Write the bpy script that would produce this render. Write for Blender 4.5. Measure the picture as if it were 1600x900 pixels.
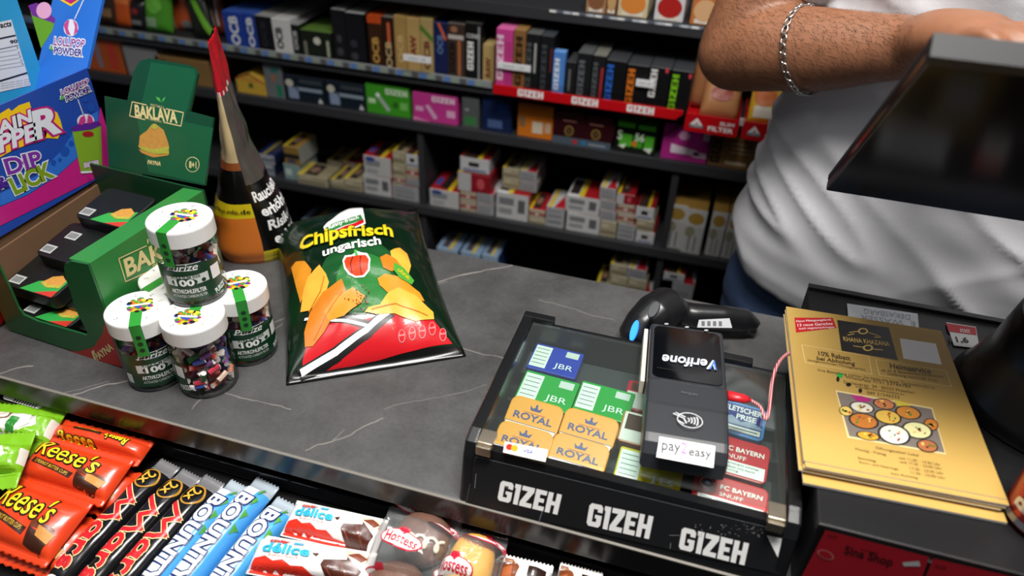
import bpy, bmesh, math, random
import numpy as np
from mathutils import Vector, Matrix, noise
from mathutils.geometry import tessellate_polygon
random.seed(7)
SC = bpy.context.scene
for o_ in list(bpy.data.objects): bpy.data.objects.remove(o_)
COL = SC.collection
# ---------------------------------------------------------------- camera
YAW, PITCH, ROLL, FPX = math.radians(-15.4), math.radians(35.42), math.radians(2.365), 1158.0
CAM = Vector((0, 0, 1.55))
_f = Vector((math.sin(YAW)*math.cos(PITCH), math.cos(YAW)*math.cos(PITCH), -math.sin(PITCH)))
_r = Vector((math.cos(YAW), -math.sin(YAW), 0)); _u = _r.cross(_f)
_r2 = _r*math.cos(ROLL) + _u*math.sin(ROLL); _u2 = -_r*math.sin(ROLL) + _u*math.cos(ROLL)
cd = bpy.data.cameras.new('camera'); cam = bpy.data.objects.new('camera', cd); COL.objects.link(cam)
cam.matrix_world = Matrix(((_r2.x, _u2.x, -_f.x, CAM.x), (_r2.y, _u2.y, -_f.y, CAM.y), (_r2.z, _u2.z, -_f.z, CAM.z), (0, 0, 0, 1)))
cd.sensor_width = 36; cd.lens = 36*FPX/1600; cd.clip_start = .02
cd.dof.use_dof = True; cd.dof.focus_distance = .77; cd.dof.aperture_fstop = 3.6
SC.camera = cam
# ---------------------------------------------------------------- world, lights, exposure
w = bpy.data.worlds.new('world'); SC.world = w; w.use_nodes = True
w.node_tree.nodes['Background'].inputs[0].default_value = (.75, .8, .9, 1)
w.node_tree.nodes['Background'].inputs[1].default_value = .075
def area(name, loc, sx, sy, power, target=None, col=(1, .97, .93)):
    l = bpy.data.lights.new(name, 'AREA'); l.shape = 'RECTANGLE'; l.size = sx; l.size_y = sy; l.energy = power; l.color = col
    o = bpy.data.objects.new(name, l); COL.objects.link(o); o.location = loc
    if target: o.rotation_euler = (Vector(target)-Vector(loc)).to_track_quat('-Z', 'Y').to_euler()
    return o
area('ceiling_lamp_front', (.05, .30, 2.7), .9, .3, 24, (.0, .40, .9)).data.spread = math.radians(115)
area('ceiling_lamp_aisle', (-.35, 1.0, 2.75), 1.6, .18, 6.5, (-.35, 1.15, 0))
area('ceiling_lamp_side', (-1.3, -.35, 2.75), .35, .9, 5, (-.4, .6, .95))
SC.view_settings.view_transform = 'Standard'; SC.view_settings.look = 'None'
SC.view_settings.gamma = 1; SC.view_settings.exposure = 0.0; SC.view_settings.use_curve_mapping = False
# ---------------------------------------------------------------- pixel -> place
def ray(px, py): return _f + _r2*((px-800)/FPX) - _u2*((py-450)/FPX)
def onz(px, py, z=1.0): d = ray(px, py); return CAM + d*((z-CAM.z)/d.z)
def ony(px, py, y): d = ray(px, py); return CAM + d*((y-CAM.y)/d.y)
def onx(px, py, x): d = ray(px, py); return CAM + d*((x-CAM.x)/d.x)
def onp(px, py, o, n): d = ray(px, py); return CAM + d*((o-CAM).dot(n)/d.dot(n))
def x_at(px, Y, z):
    d0 = Vector((0, Y, z))-CAM; k = px-800
    return (FPX*d0.dot(_r2) - k*d0.dot(_f))/(k*_f.x - FPX*_r2.x)
def z_at(py, X, Y):
    d0 = Vector((X, Y, 0))-CAM; k = 450-py
    return (FPX*d0.dot(_u2) - k*d0.dot(_f))/(k*_f.z - FPX*_u2.z)
# ---------------------------------------------------------------- materials
def lin(h):
    h = h.lstrip('#'); h = h if len(h) == 6 else ''.join(q*2 for q in h); c = [int(h[i:i+2], 16)/255 for i in (0, 2, 4)]
    return tuple(v/12.92 if v <= .04045 else ((v+.055)/1.055)**2.4 for v in c)+(1,)
_mats = {}
def mat(hexc, rough=.5, metal=0., spec=.5, bump=0., bscale=200., var=0., coat=0., emis=0., name=None, sub=0.):
    key = (hexc, rough, metal, spec, bump, bscale, var, coat, emis, sub)
    if key in _mats: return _mats[key]
    m = bpy.data.materials.new(name or 'mat_'+hexc.lstrip('#')); m.use_nodes = True
    nt = m.node_tree; b = nt.nodes['Principled BSDF']; c = lin(hexc)
    b.inputs['Base Color'].default_value = c; b.inputs['Roughness'].default_value = rough
    b.inputs['Metallic'].default_value = metal; b.inputs['Specular IOR Level'].default_value = spec
    if coat: b.inputs['Coat Weight'].default_value = coat; b.inputs['Coat Roughness'].default_value = .08
    if emis: b.inputs['Emission Color'].default_value = c; b.inputs['Emission Strength'].default_value = emis
    if sub: b.inputs['Subsurface Weight'].default_value = sub; b.inputs['Subsurface Radius'].default_value = (.01, .004, .002)
    if bump or var:
        tc = nt.nodes.new('ShaderNodeTexCoord'); n = nt.nodes.new('ShaderNodeTexNoise')
        n.inputs['Scale'].default_value = bscale; n.inputs['Detail'].default_value = 4
        nt.links.new(tc.outputs['Object'], n.inputs['Vector'])
        if bump:
            bp = nt.nodes.new('ShaderNodeBump'); bp.inputs['Strength'].default_value = bump; bp.inputs['Distance'].default_value = .002
            nt.links.new(n.outputs['Fac'], bp.inputs['Height']); nt.links.new(bp.outputs[0], b.inputs['Normal'])
        if var:
            mx = nt.nodes.new('ShaderNodeMix'); mx.data_type = 'RGBA'
            mx.inputs[6].default_value = tuple(v*(1-var) for v in c[:3])+(1,); mx.inputs[7].default_value = tuple(min(1, v*(1+var)) for v in c[:3])+(1,)
            nt.links.new(n.outputs['Fac'], mx.inputs[0]); nt.links.new(mx.outputs[2], b.inputs['Base Color'])
    _mats[key] = m; return m
def clear(name, tint='#ffffff', refl=1.45, rough=.03, opac=0.0, haze=0.0):
    m = bpy.data.materials.new(name); m.use_nodes = True; nt = m.node_tree
    nt.nodes.remove(nt.nodes['Principled BSDF']); out = nt.nodes['Material Output']
    t = nt.nodes.new('ShaderNodeBsdfTransparent'); t.inputs[0].default_value = lin(tint)
    g = nt.nodes.new('ShaderNodeBsdfGlossy'); g.inputs['Roughness'].default_value = rough
    lw = nt.nodes.new('ShaderNodeLayerWeight'); lw.inputs[0].default_value = .5
    pw = nt.nodes.new('ShaderNodeMath'); pw.operation = 'POWER'; nt.links.new(lw.outputs['Facing'], pw.inputs[0]); pw.inputs[1].default_value = 4.
    f = nt.nodes.new('ShaderNodeMath'); f.operation = 'MULTIPLY_ADD'; nt.links.new(pw.outputs[0], f.inputs[0]); f.inputs[1].default_value = .8; f.inputs[2].default_value = ((refl-1)/(refl+1))**2
    mx = nt.nodes.new('ShaderNodeMixShader')
    if opac:
        ad = nt.nodes.new('ShaderNodeMath'); ad.operation = 'ADD'; ad.inputs[1].default_value = opac; ad.use_clamp = True
        nt.links.new(f.outputs[0], ad.inputs[0]); nt.links.new(ad.outputs[0], mx.inputs[0])
    else: nt.links.new(f.outputs[0], mx.inputs[0])
    nt.links.new(t.outputs[0], mx.inputs[1]); nt.links.new(g.outputs[0], mx.inputs[2]); nt.links.new(mx.outputs[0], out.inputs[0])
    if haze:      # dust, plus reflection and glare put in as a pale diffuse veil
        df = nt.nodes.new('ShaderNodeBsdfDiffuse'); df.inputs[0].default_value = (.8, .85, .85, 1); m2 = nt.nodes.new('ShaderNodeMixShader'); m2.inputs[0].default_value = haze
        nt.links.new(mx.outputs[0], m2.inputs[1]); nt.links.new(df.outputs[0], m2.inputs[2]); nt.links.new(m2.outputs[0], out.inputs[0])
    return m
GLASS = clear('clear_glass', '#f4fbf8', 1.7, .02, haze=.015)
PLASTIC = clear('clear_plastic', '#fbfbfb', 1.45, .08)
FILM = clear('clear_film', '#ffffff', 1.5, .14, .04, haze=.07)
BLACK = mat('#121214', .42, spec=.5, bump=.06, bscale=900); GLOSSB = mat('#0b0b0d', .16); WHITE = mat('#f2f2f0', .45)
PW = mat('#f4f4f2', .35); PK = mat('#141414', .35)
# ---------------------------------------------------------------- objects
def tag(o, label=None, cat=None, group=None, kind=None):
    if label: o['label'] = label
    if cat: o['category'] = cat
    if group: o['group'] = group
    if kind: o['kind'] = kind
    return o
def thing(name, label, cat, loc=(0, 0, 0), rotz=0., group=None, rot=None):
    o = bpy.data.objects.new(name, None); COL.objects.link(o); o.location = loc; o.empty_display_size = .02
    o.rotation_euler = rot.to_euler() if rot is not None else (0, 0, rotz)
    return tag(o, label, cat, group)
def link(name, me, parent=None):
    o = bpy.data.objects.new(name, me); COL.objects.link(o)
    if parent: o.parent = parent
    return o
def obj(name, bm, m, parent=None, smooth=False):
    me = bpy.data.meshes.new(name)
    if smooth:
        for f in bm.faces: f.smooth = True
    bm.to_mesh(me); bm.free()
    for q in (m if isinstance(m, (list, tuple)) else [m]): me.materials.append(q)
    return link(name, me, parent)
def raw(name, vs, fs, m, parent=None, smooth=False):
    bm = bmesh.new(); vv = [bm.verts.new(v) for v in vs]
    for f in fs:
        try: bm.faces.new([vv[i] for i in f])
        except ValueError: pass
    bmesh.ops.recalc_face_normals(bm, faces=bm.faces)
    return obj(name, bm, m, parent, smooth)
def bxm(x0, x1, y0, y1, z0, z1, bev=0., seg=2, bm=None):
    bm2 = bmesh.new(); bmesh.ops.create_cube(bm2, size=1)
    for v in bm2.verts: v.co = Vector(((x0+x1)/2+v.co.x*(x1-x0), (y0+y1)/2+v.co.y*(y1-y0), (z0+z1)/2+v.co.z*(z1-z0)))
    if bev: bmesh.ops.bevel(bm2, geom=bm2.edges[:], offset=bev, segments=seg, affect='EDGES', profile=.7)
    return bm2
def box(name, x0, x1, y0, y1, z0, z1, m, parent=None, bev=0., seg=2): return obj(name, bxm(x0, x1, y0, y1, z0, z1, bev, seg), m, parent, bev > 0 and seg > 2)
def prism(pts, ax, a0, a1, bev=0., seg=2):
    """2D outline extruded along an axis (ax = 'x': pts are (y,z); 'y': (x,z); 'z': (x,y))"""
    bm = bmesh.new()
    def P(p, a): return {'x': (a, p[0], p[1]), 'y': (p[0], a, p[1]), 'z': (p[0], p[1], a)}[ax]
    A = [bm.verts.new(P(p, a0)) for p in pts]; B = [bm.verts.new(P(p, a1)) for p in pts]; n = len(pts)
    fa = bm.faces.new(A); fb = bm.faces.new(B[::-1])
    for i in range(n): bm.faces.new((A[i], B[i], B[(i+1) % n], A[(i+1) % n]))
    bmesh.ops.recalc_face_normals(bm, faces=bm.faces)
    if bev: bmesh.ops.bevel(bm, geom=list(set(list(fa.edges)+list(fb.edges))), offset=bev, segments=seg, affect='EDGES', profile=.6)
    return bm
def rrect(w, h, r, n=5, cx=0, cy=0):
    out = []
    for (sx, sy, a0) in ((1, 1, 0), (-1, 1, 90), (-1, -1, 180), (1, -1, 270)):
        for i in range(n+1):
            a = math.radians(a0+90*i/n); out.append((cx+sx*(w/2-r)+r*math.cos(a), cy+sy*(h/2-r)+r*math.sin(a)))
    return out
def lathe(prof, n=40, bm=None, cx=0, cy=0):
    bm = bm or bmesh.new(); rings = []
    for (r, z) in prof:
        if r < 1e-6: rings.append([bm.verts.new((cx, cy, z))])
        else: rings.append([bm.verts.new((cx+r*math.cos(2*math.pi*i/n), cy+r*math.sin(2*math.pi*i/n), z)) for i in range(n)])
    for a, b in zip(rings, rings[1:]):
        for i in range(n):
            j = (i+1) % n
            if len(a) == 1 and len(b) > 1: bm.faces.new((a[0], b[i], b[j]))
            elif len(b) == 1 and len(a) > 1: bm.faces.new((a[i], a[j], b[0]))
            elif len(a) > 1: bm.faces.new((a[i], a[j], b[j], b[i]))
    bmesh.ops.recalc_face_normals(bm, faces=bm.faces); return bm
def tube(path, radii, n=10, bm=None, cap=True, flat=None):
    """rings along a path; a radius may be (r_side, r_up)"""
    bm = bm or bmesh.new(); P = [Vector(p) for p in path]; rings = []
    for i, p in enumerate(P):
        t = (P[min(i+1, len(P)-1)]-P[max(i-1, 0)]).normalized()
        ref = Vector(flat) if flat else (Vector((0, 0, 1)) if abs(t.z) < .9 else Vector((0, 1, 0)))
        a = t.cross(ref).normalized(); b = a.cross(t).normalized()
        r = radii[i] if isinstance(radii, (list, tuple)) else radii
        ra, rb = r if isinstance(r, (list, tuple)) else (r, r)
        rings.append([bm.verts.new(p + a*ra*math.cos(2*math.pi*k/n) + b*rb*math.sin(2*math.pi*k/n)) for k in range(n)])
    for A, B in zip(rings, rings[1:]):
        for k in range(n): bm.faces.new((A[k], A[(k+1) % n], B[(k+1) % n], B[k]))
    if cap: bm.faces.new(rings[0][::-1]); bm.faces.new(rings[-1])
    bmesh.ops.recalc_face_normals(bm, faces=bm.faces); return bm
def spline(pts, k=8):
    P = [Vector(p) for p in pts]; P = [P[0]*2-P[1]]+P+[P[-1]*2-P[-2]]; out = []
    for i in range(1, len(P)-2):
        for j in range(k):
            t = j/k; a, b, c, d = P[i-1:i+3]
            out.append(.5*((2*b)+(c-a)*t+(2*a-5*b+4*c-d)*t*t+(3*b-a-3*c+d)*t**3))
    out.append(P[-2]); return out
def remesh(bm, voxel, smooth=0, name='r'):
    me = bpy.data.meshes.new(name); bm.to_mesh(me); bm.free(); o = link(name, me)
    md = o.modifiers.new('r', 'REMESH'); md.mode = 'VOXEL'; md.voxel_size = voxel
    if smooth: s = o.modifiers.new('s', 'SMOOTH'); s.factor = .5; s.iterations = smooth
    dg = bpy.context.evaluated_depsgraph_get(); m2 = bpy.data.meshes.new_from_object(o.evaluated_get(dg))
    bpy.data.objects.remove(o); bpy.data.meshes.remove(me)
    b2 = bmesh.new(); b2.from_mesh(m2); bpy.data.meshes.remove(m2); return b2
# ---------------------------------------------------------------- prints
_tc = {}
def textmesh(s, off=0., shear=0., space=1.):
    key = (s, off, shear, space)
    if key not in _tc:
        c = bpy.data.curves.new('t', 'FONT'); c.body = s; c.size = 1; c.offset = off; c.shear = shear; c.resolution_u = 3; c.space_character = space; c.fill_mode = 'FRONT'
        o = bpy.data.objects.new('t', c); COL.objects.link(o)
        dg = bpy.context.evaluated_depsgraph_get(); me = bpy.data.meshes.new_from_object(o.evaluated_get(dg))
        vs = [(v.co.x, v.co.y) for v in me.vertices]; fs = [tuple(p.vertices) for p in me.polygons]
        bpy.data.objects.remove(o); bpy.data.curves.remove(c); bpy.data.meshes.remove(me); _tc[key] = (vs, fs)
    return _tc[key]
def textbounds(s, shear, space):
    vs, _ = textmesh(s, 0., shear, space)
    return min(v[0] for v in vs), max(v[0] for v in vs), min(v[1] for v in vs), max(v[1] for v in vs)
class Plane:
    """flat frame in the local space of a thing"""
    def __init__(s, root, o, ux, uy):
        s.o = Vector(o); s.ux = Vector(ux).normalized(); s.uy = Vector(uy).normalized(); s.n = s.ux.cross(s.uy).normalized(); s.M = root.matrix_basis.copy() if root else Matrix()
    def __call__(s, u, v, off=0.): return s.o + s.ux*u + s.uy*v + s.n*off
    def uv(s, px, py):
        n = s.M.to_3x3() @ s.n; p = onp(px, py, s.M @ s.o, n); q = s.M.inverted() @ p - s.o
        return (q.dot(s.ux), q.dot(s.uy))
class Hill:
    """height field z = h(u,v) in the local space of a thing"""
    def __init__(s, root, h): s.h = h; s.M = root.matrix_basis.copy()
    def __call__(s, u, v, off=0.): return Vector((u, v, s.h(u, v)+off))
    def uv(s, px, py):
        z = .01; n = s.M.to_3x3() @ Vector((0, 0, 1)); q = Vector()
        for _ in range(14):
            q = s.M.inverted() @ onp(px, py, s.M @ Vector((0, 0, z)), n); z = .5*z+.5*s.h(q.x, q.y)
        return (q.x, q.y)
class Cyl:
    def __init__(s, R, a0=0., cx=0, cy=0, taper=0.): s.R = R; s.a0 = a0; s.cx = cx; s.cy = cy
    def __call__(s, u, v, off=0.):
        a = s.a0+u/s.R; return Vector((s.cx+(s.R+off)*math.cos(a), s.cy+(s.R+off)*math.sin(a), v))
class Print:
    def __init__(s, surf): s.s = surf; s.it = []
    def U(s, p): return s.s.uv(*p)
    def add(s, vs, fs, m, lay): s.it.append((vs, fs, m, lay)); return s
    def poly(s, pts, m, lay=1):
        t = tessellate_polygon([[Vector((p[0], p[1], 0)) for p in pts]]); return s.add(list(pts), [tuple(q) for q in t], m, lay)
    def ppx(s, pix, m, lay=1): return s.poly([s.U(p) for p in pix], m, lay)
    def rect(s, a, b, c, d, m, lay=1): return s.poly([(a, b), (c, b), (c, d), (a, d)], m, lay)
    def ell(s, cx, cy, rx, ry, m, lay=1, n=20, a=0.):
        ca, sa = math.cos(a), math.sin(a)
        return s.poly([(cx+rx*math.cos(t)*ca-ry*math.sin(t)*sa, cy+rx*math.cos(t)*sa+ry*math.sin(t)*ca) for t in [2*math.pi*i/n for i in range(n)]], m, lay)
    def epx(s, c, rx, ry, m, lay=1, n=20, a=0.):
        return s.ppx([(c[0]+rx*math.cos(t)*math.cos(a)-ry*math.sin(t)*math.sin(a), c[1]+rx*math.cos(t)*math.sin(a)+ry*math.sin(t)*math.cos(a)) for t in [2*math.pi*i/n for i in range(n)]], m, lay)
    def line(s, pts, w, m, lay=1):
        for p, q in zip(pts, pts[1:]):
            d = Vector((q[0]-p[0], q[1]-p[1])); L = d.length
            if L < 1e-7: continue
            d /= L; n = Vector((-d.y, d.x))*w/2; e = d*w*.3
            s.poly([(p[0]-e.x+n.x, p[1]-e.y+n.y), (p[0]-e.x-n.x, p[1]-e.y-n.y), (q[0]+e.x-n.x, q[1]+e.y-n.y), (q[0]+e.x+n.x, q[1]+e.y+n.y)], m, lay)
        return s
    def lpx(s, pix, w, m, lay=1): return s.line([s.U(p) for p in pix], w, m, lay)
    def ring(s, cx, cy, rx, ry, w, m, lay=1, n=28):
        return s.line([(cx+rx*math.cos(2*math.pi*i/n), cy+ry*math.sin(2*math.pi*i/n)) for i in range(n+1)], w, m, lay)
    def aff(s, txt, p0, e1, e2, m, lay=2, bold=0., shear=0., out=None, ow=.06, space=1.):
        x0, x1, y0, y1 = textbounds(txt, shear, space)
        jobs = ([(out, ow+bold, lay-.5)] if out else []) + [(m, bold, lay)]
        for mm, off, l in jobs:
            vs, fs = textmesh(txt, off, shear, space)
            s.add([(p0[0]+e1[0]*(a-x0)/(x1-x0)+e2[0]*(b-y0)/(y1-y0), p0[1]+e1[1]*(a-x0)/(x1-x0)+e2[1]*(b-y0)/(y1-y0)) for a, b in vs], fs, mm, l)
        return s
    def tpx(s, txt, a, b, t, m, lay=2, **k):
        """text box: pixel a = lower left, b = lower right, t = upper left of the lettering"""
        p, q, r = s.U(a), s.U(b), s.U(t)
        return s.aff(txt, p, (q[0]-p[0], q[1]-p[1]), (r[0]-p[0], r[1]-p[1]), m, lay, **k)
    def text(s, txt, cx, cy, w, h, m, lay=2, rot=0., **k):
        c, n = math.cos(rot), math.sin(rot)
        return s.aff(txt, (cx-w/2*c+h/2*n, cy-w/2*n-h/2*c), (w*c, w*n), (-h*n, h*c), m, lay, **k)
    def build(s, name, parent, maxedge=None, gap=.00022, label=None):
        bm = bmesh.new(); ms = []
        for vs, fs, m, lay in s.it:
            if m not in ms: ms.append(m)
            k = ms.index(m); V = [bm.verts.new((a, b, lay)) for a, b in vs]
            for f in fs:
                try: fc = bm.faces.new([V[i] for i in f]); fc.material_index = k
                except ValueError: pass
        if maxedge:
            for _ in range(6):
                e = [e for e in bm.edges if (e.verts[0].co.xy-e.verts[1].co.xy).length > maxedge]
                if not e: break
                bmesh.ops.subdivide_edges(bm, edges=e, cuts=1); bmesh.ops.triangulate(bm, faces=[f for f in bm.faces if len(f.verts) > 3])
        for v in bm.verts: v.co = s.s(v.co.x, v.co.y, v.co.z*gap)
        me = bpy.data.meshes.new(name); bm.to_mesh(me); bm.free()
        for m in ms: me.materials.append(m)
        o = link(name, me, parent)
        if label: o['label'] = label
        return o
# block lettering of the tobacco display
_GZ = {'G': (.82, [[(0, .12), (.12, 0), (.7, 0), (.82, .12), (.82, .54), (.42, .54), (.42, .38), (.53, .38), (.53, .22), (.29, .22), (.29, .78), (.53, .78), (.53, .66), (.82, .66), (.82, .88), (.7, 1), (.12, 1), (0, .88)]]),
       'I': (.36, [[(.07, 0), (.36, 0), (.36, 1), (0, 1), (0, .8), (.07, .8)]]),
       'Z': (.74, [[(0, 0), (.74, 0), (.74, .22), (.36, .22), (.74, .78), (.74, 1), (0, 1), (0, .78), (.36, .78), (0, .22)]]),
       'E': (.66, [[(0, 0), (.66, 0), (.66, .22), (.29, .22), (.29, .4), (.58, .4), (.58, .6), (.29, .6), (.29, .78), (.66, .78), (.66, 1), (0, 1)]]),
       'H': (.78, [[(0, 0), (.29, 0), (.29, .4), (.49, .4), (.49, 0), (.78, 0), (.78, 1), (.49, 1), (.49, .6), (.29, .6), (.29, 1), (0, 1)]])}
def gizeh(pr, p0, e1, e2, m, lay=2):
    tot = sum(_GZ[c][0] for c in 'GIZEH')+.09*4; x = 0
    for c in 'GIZEH':
        wd, pl = _GZ[c]
        for q in pl: pr.poly([(p0[0]+e1[0]*(x+a)/tot+e2[0]*b, p0[1]+e1[1]*(x+a)/tot+e2[1]*b) for a, b in q], m, lay)
        x += wd+.09
def gizeh_px(pr, a, b, t, m, lay=2):
    p, q, r = pr.U(a), pr.U(b), pr.U(t); gizeh(pr, p, (q[0]-p[0], q[1]-p[1]), (r[0]-p[0], r[1]-p[1]), m, lay)
# soft packs: pillow with crimped ends
def pillow(name, W, L, H, m, parent, crimp=.008, pw=2.6, seedv=0, wr=.0008, teeth=True, nu=22, nv=34, under=.25, waist=0., ends=None, endm=None, wsc=45., pv=4.):
    """W across (x), L along (y), centred on the origin, lying on z = 0; returns its top height field and the mesh object"""
    def h(u, v):
        s = min(1., abs(2*u/W)); t = min(1., abs(2*v)/(L-2*crimp))
        e = (max(0, 1-s**pw)**.55)*(max(0, 1-t**pv)**.6)
        nz = noise.noise(Vector((u*wsc, v*wsc, seedv*3.1)))*wr*(.3+e) + noise.noise(Vector((u*wsc*2.7, v*wsc*2.7, seedv*1.7)))*wr*.5*(.3+e)
        return .0012 + H*under*.6 + H*(1-under*.6)*e + nz
    bm = bmesh.new(); T = {}; B = {}
    def wx(v): t = abs(2*v/L); return 1-waist*(1-t*t)
    for j in range(nv+1):
        v = -L/2+L*j/nv
        for i in range(nu+1):
            u = -W/2+W*i/nu; vv = v
            if teeth and j in (0, nv): vv += (.0016 if i % 2 else -.0004)*(1 if j else -1)
            T[i, j] = bm.verts.new((u*wx(v), vv, h(u, v)))
            s = min(1., abs(2*u/W)); t = min(1., abs(2*v)/(L-2*crimp)); e = (max(0, 1-s**pw)**.5)*(max(0, 1-t**4)**.6)
            B[i, j] = bm.verts.new((u*wx(v), vv, H*under*.6*(1-e)))
    k = 2 if endm else 1
    def cidx(j): return 1 if (endm and (j*L/nv < crimp*1.3 or (nv-1-j)*L/nv < crimp*1.3)) else 0
    for j in range(nv):
        for i in range(nu):
            f = bm.faces.new((T[i, j], T[i+1, j], T[i+1, j+1], T[i, j+1])); f.material_index = cidx(j)
            f = bm.faces.new((B[i, j], B[i, j+1], B[i+1, j+1], B[i+1, j])); f.material_index = cidx(j)
    for j in range(nv):
        for i in (0, nu): f = bm.faces.new((T[i, j], T[i, j+1], B[i, j+1], B[i, j])); f.material_index = cidx(j)
    for i in range(nu):
        for j in (0, nv): f = bm.faces.new((T[i, j], B[i, j], B[i+1, j], T[i+1, j])); f.material_index = cidx(min(j, nv-1))
    bmesh.ops.recalc_face_normals(bm, faces=bm.faces)
    o = obj(name, bm, [m, endm] if endm else m, parent, True)
    return h, o
# ================================================================ THE SETTING
fl = box('floor', -2.4, 2.0, -1.2, 2.2, -.04, 0, mat('#4a4845', .5, var=.15, bscale=6), None); tag(fl, kind='structure')
wb = box('wall_back', -2.4, 2.0, 1.86, 1.95, 0, 2.8, mat('#2b2b2c', .7, var=.1, bscale=8), None); tag(wb, kind='structure')
# counter with a slate-look laminate top
def slate():
    m = bpy.data.materials.new('slate_laminate'); m.use_nodes = True; nt = m.node_tree; b = nt.nodes['Principled BSDF']; N = nt.nodes.new; L = nt.links.new
    tc = N('ShaderNodeTexCoord')
    def nz(sc, det, rough=.6):
        n = N('ShaderNodeTexNoise'); n.inputs['Scale'].default_value = sc; n.inputs['Detail'].default_value = det; n.inputs['Roughness'].default_value = rough; L(tc.outputs['Object'], n.inputs['Vector']); return n
    a = nz(9, 8, .7); g = nz(260, 4); rp = N('ShaderNodeValToRGB'); L(a.outputs['Fac'], rp.inputs[0])
    rp.color_ramp.elements[0].position = .3; rp.color_ramp.elements[0].color = lin('#343434'); rp.color_ramp.elements[1].position = .75; rp.color_ramp.elements[1].color = lin('#555554')
    mg = N('ShaderNodeMix'); mg.data_type = 'RGBA'; mg.blend_type = 'MULTIPLY'; mg.inputs[0].default_value = .45; L(rp.outputs[0], mg.inputs[6]); L(g.outputs['Color'], mg.inputs[7])
    gr = N('ShaderNodeMix'); gr.data_type = 'RGBA'; gr.blend_type = 'MULTIPLY'; gr.inputs[0].default_value = 1; gr.inputs[7].default_value = (1.35, 1.35, 1.35, 1)
    bw = N('ShaderNodeRGBToBW'); L(mg.outputs[2], bw.inputs[0]); L(bw.outputs[0], gr.inputs[6])
    # veins: a few straight fissures, each a line in the slab, wavering with the noise
    wv = nz(14, 3); wob = N('ShaderNodeMath'); wob.operation = 'MULTIPLY_ADD'; L(wv.outputs['Fac'], wob.inputs[0]); wob.inputs[1].default_value = .022; wob.inputs[2].default_value = -.011
    sep = N('ShaderNodeSeparateXYZ'); L(tc.outputs['Object'], sep.inputs[0])
    def mth(op, x, y=None, z=None):
        n = N('ShaderNodeMath'); n.operation = op
        for i, q in enumerate((x, y, z)):
            if q is None: continue
            if isinstance(q, (int, float)): n.inputs[i].default_value = q
            else: L(q, n.inputs[i])
        return n.outputs[0]
    tot = None
    for (p, q, wdt, st) in VEINS:
        P, Q = onz(*p), onz(*q); d = (Q-P).xy; ln = d.length; d = d/ln
        s = mth('ADD', mth('MULTIPLY', sep.outputs[0], d.x), mth('MULTIPLY_ADD', sep.outputs[1], d.y, -(P.x*d.x+P.y*d.y)))
        e = mth('ADD', mth('MULTIPLY', sep.outputs[0], -d.y), mth('MULTIPLY_ADD', sep.outputs[1], d.x, P.x*d.y-P.y*d.x))
        e = mth('ABSOLUTE', mth('ADD', e, wob.outputs[0]))
        mk = N('ShaderNodeMapRange'); mk.interpolation_type = 'SMOOTHSTEP'; L(e, mk.inputs[0]); mk.inputs[1].default_value = wdt*.35; mk.inputs[2].default_value = wdt*1.6; mk.inputs[3].default_value = st; mk.inputs[4].default_value = 0
        inn = mth('LESS_THAN', mth('ABSOLUTE', mth('SUBTRACT', s, ln/2)), ln/2)
        v = mth('MULTIPLY', mk.outputs[0], inn); tot = v if tot is None else mth('MAXIMUM', tot, v)
    br = nz(30, 4); tot = mth('MULTIPLY', tot, mth('MULTIPLY_ADD', br.outputs['Fac'], 1.6, -.1))
    mx = N('ShaderNodeMix'); mx.data_type = 'RGBA'; L(tot, mx.inputs[0]); L(gr.outputs[2], mx.inputs[6]); mx.inputs[7].default_value = lin('#a39e95')
    L(mx.outputs[2], b.inputs['Base Color']); b.inputs['Roughness'].default_value = .42
    rr = N('ShaderNodeMapRange'); L(g.outputs['Fac'], rr.inputs[0]); rr.inputs[3].default_value = .36; rr.inputs[4].default_value = .52; L(rr.outputs[0], b.inputs['Roughness'])
    bp = N('ShaderNodeBump'); bp.inputs['Strength'].default_value = .12; bp.inputs['Distance'].default_value = .001; L(g.outputs['Fac'], bp.inputs['Height']); L(bp.outputs[0], b.inputs['Normal'])
    return m
VEINS = [((-30, 590), (52, 572), .0011, .5), ((106, 619), (250, 580), .0011, .8), ((100, 612), (170, 597), .0007, .4), ((640, 452), (830, 405), .0011, .65), ((395, 512), (700, 440), .0010, .3),
         ((350, 612), (455, 640), .0008, .45), ((715, 547), (800, 562), .0008, .4), ((478, 706), (600, 655), .0009, .5), ((440, 505), (300, 640), .0007, .3), ((540, 672), (520, 690), .0007, .4), ((840, 470), (960, 500), .0008, .3), ((600, 640), (760, 600), .0006, .25)]
SLATE = slate()
ct = thing('shop_counter', 'long shop counter with dark grey slate-look top and glossy black edge', 'counter', (0, 0, 0))
box('worktop', -1.7, 1.1, .411, .797, .9715, 1.0, [SLATE], ct, .0012)
EDGE = mat('#161515', .24, spec=.4)
box('edge_strip', -1.7, 1.1, .4085, .4115, .9715, .9985, EDGE, ct, .0006)
box('edge_bead', -1.7, 1.1, .4083, .4125, .9983, .9996, mat('#77736c', .35), ct)
box('front_panel', -1.7, 1.1, .422, .44, 0.02, .9715, mat('#0e0e0f', .16), ct)
box('back_panel', -1.7, 1.1, .76, .775, 0.02, .9715, mat('#171718', .5), ct)
for x in (-1.69, -.4, 1.08): box('side_panel', x, x+.018, .44, .76, 0.0, .9715, mat('#171718', .5), ct)
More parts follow.
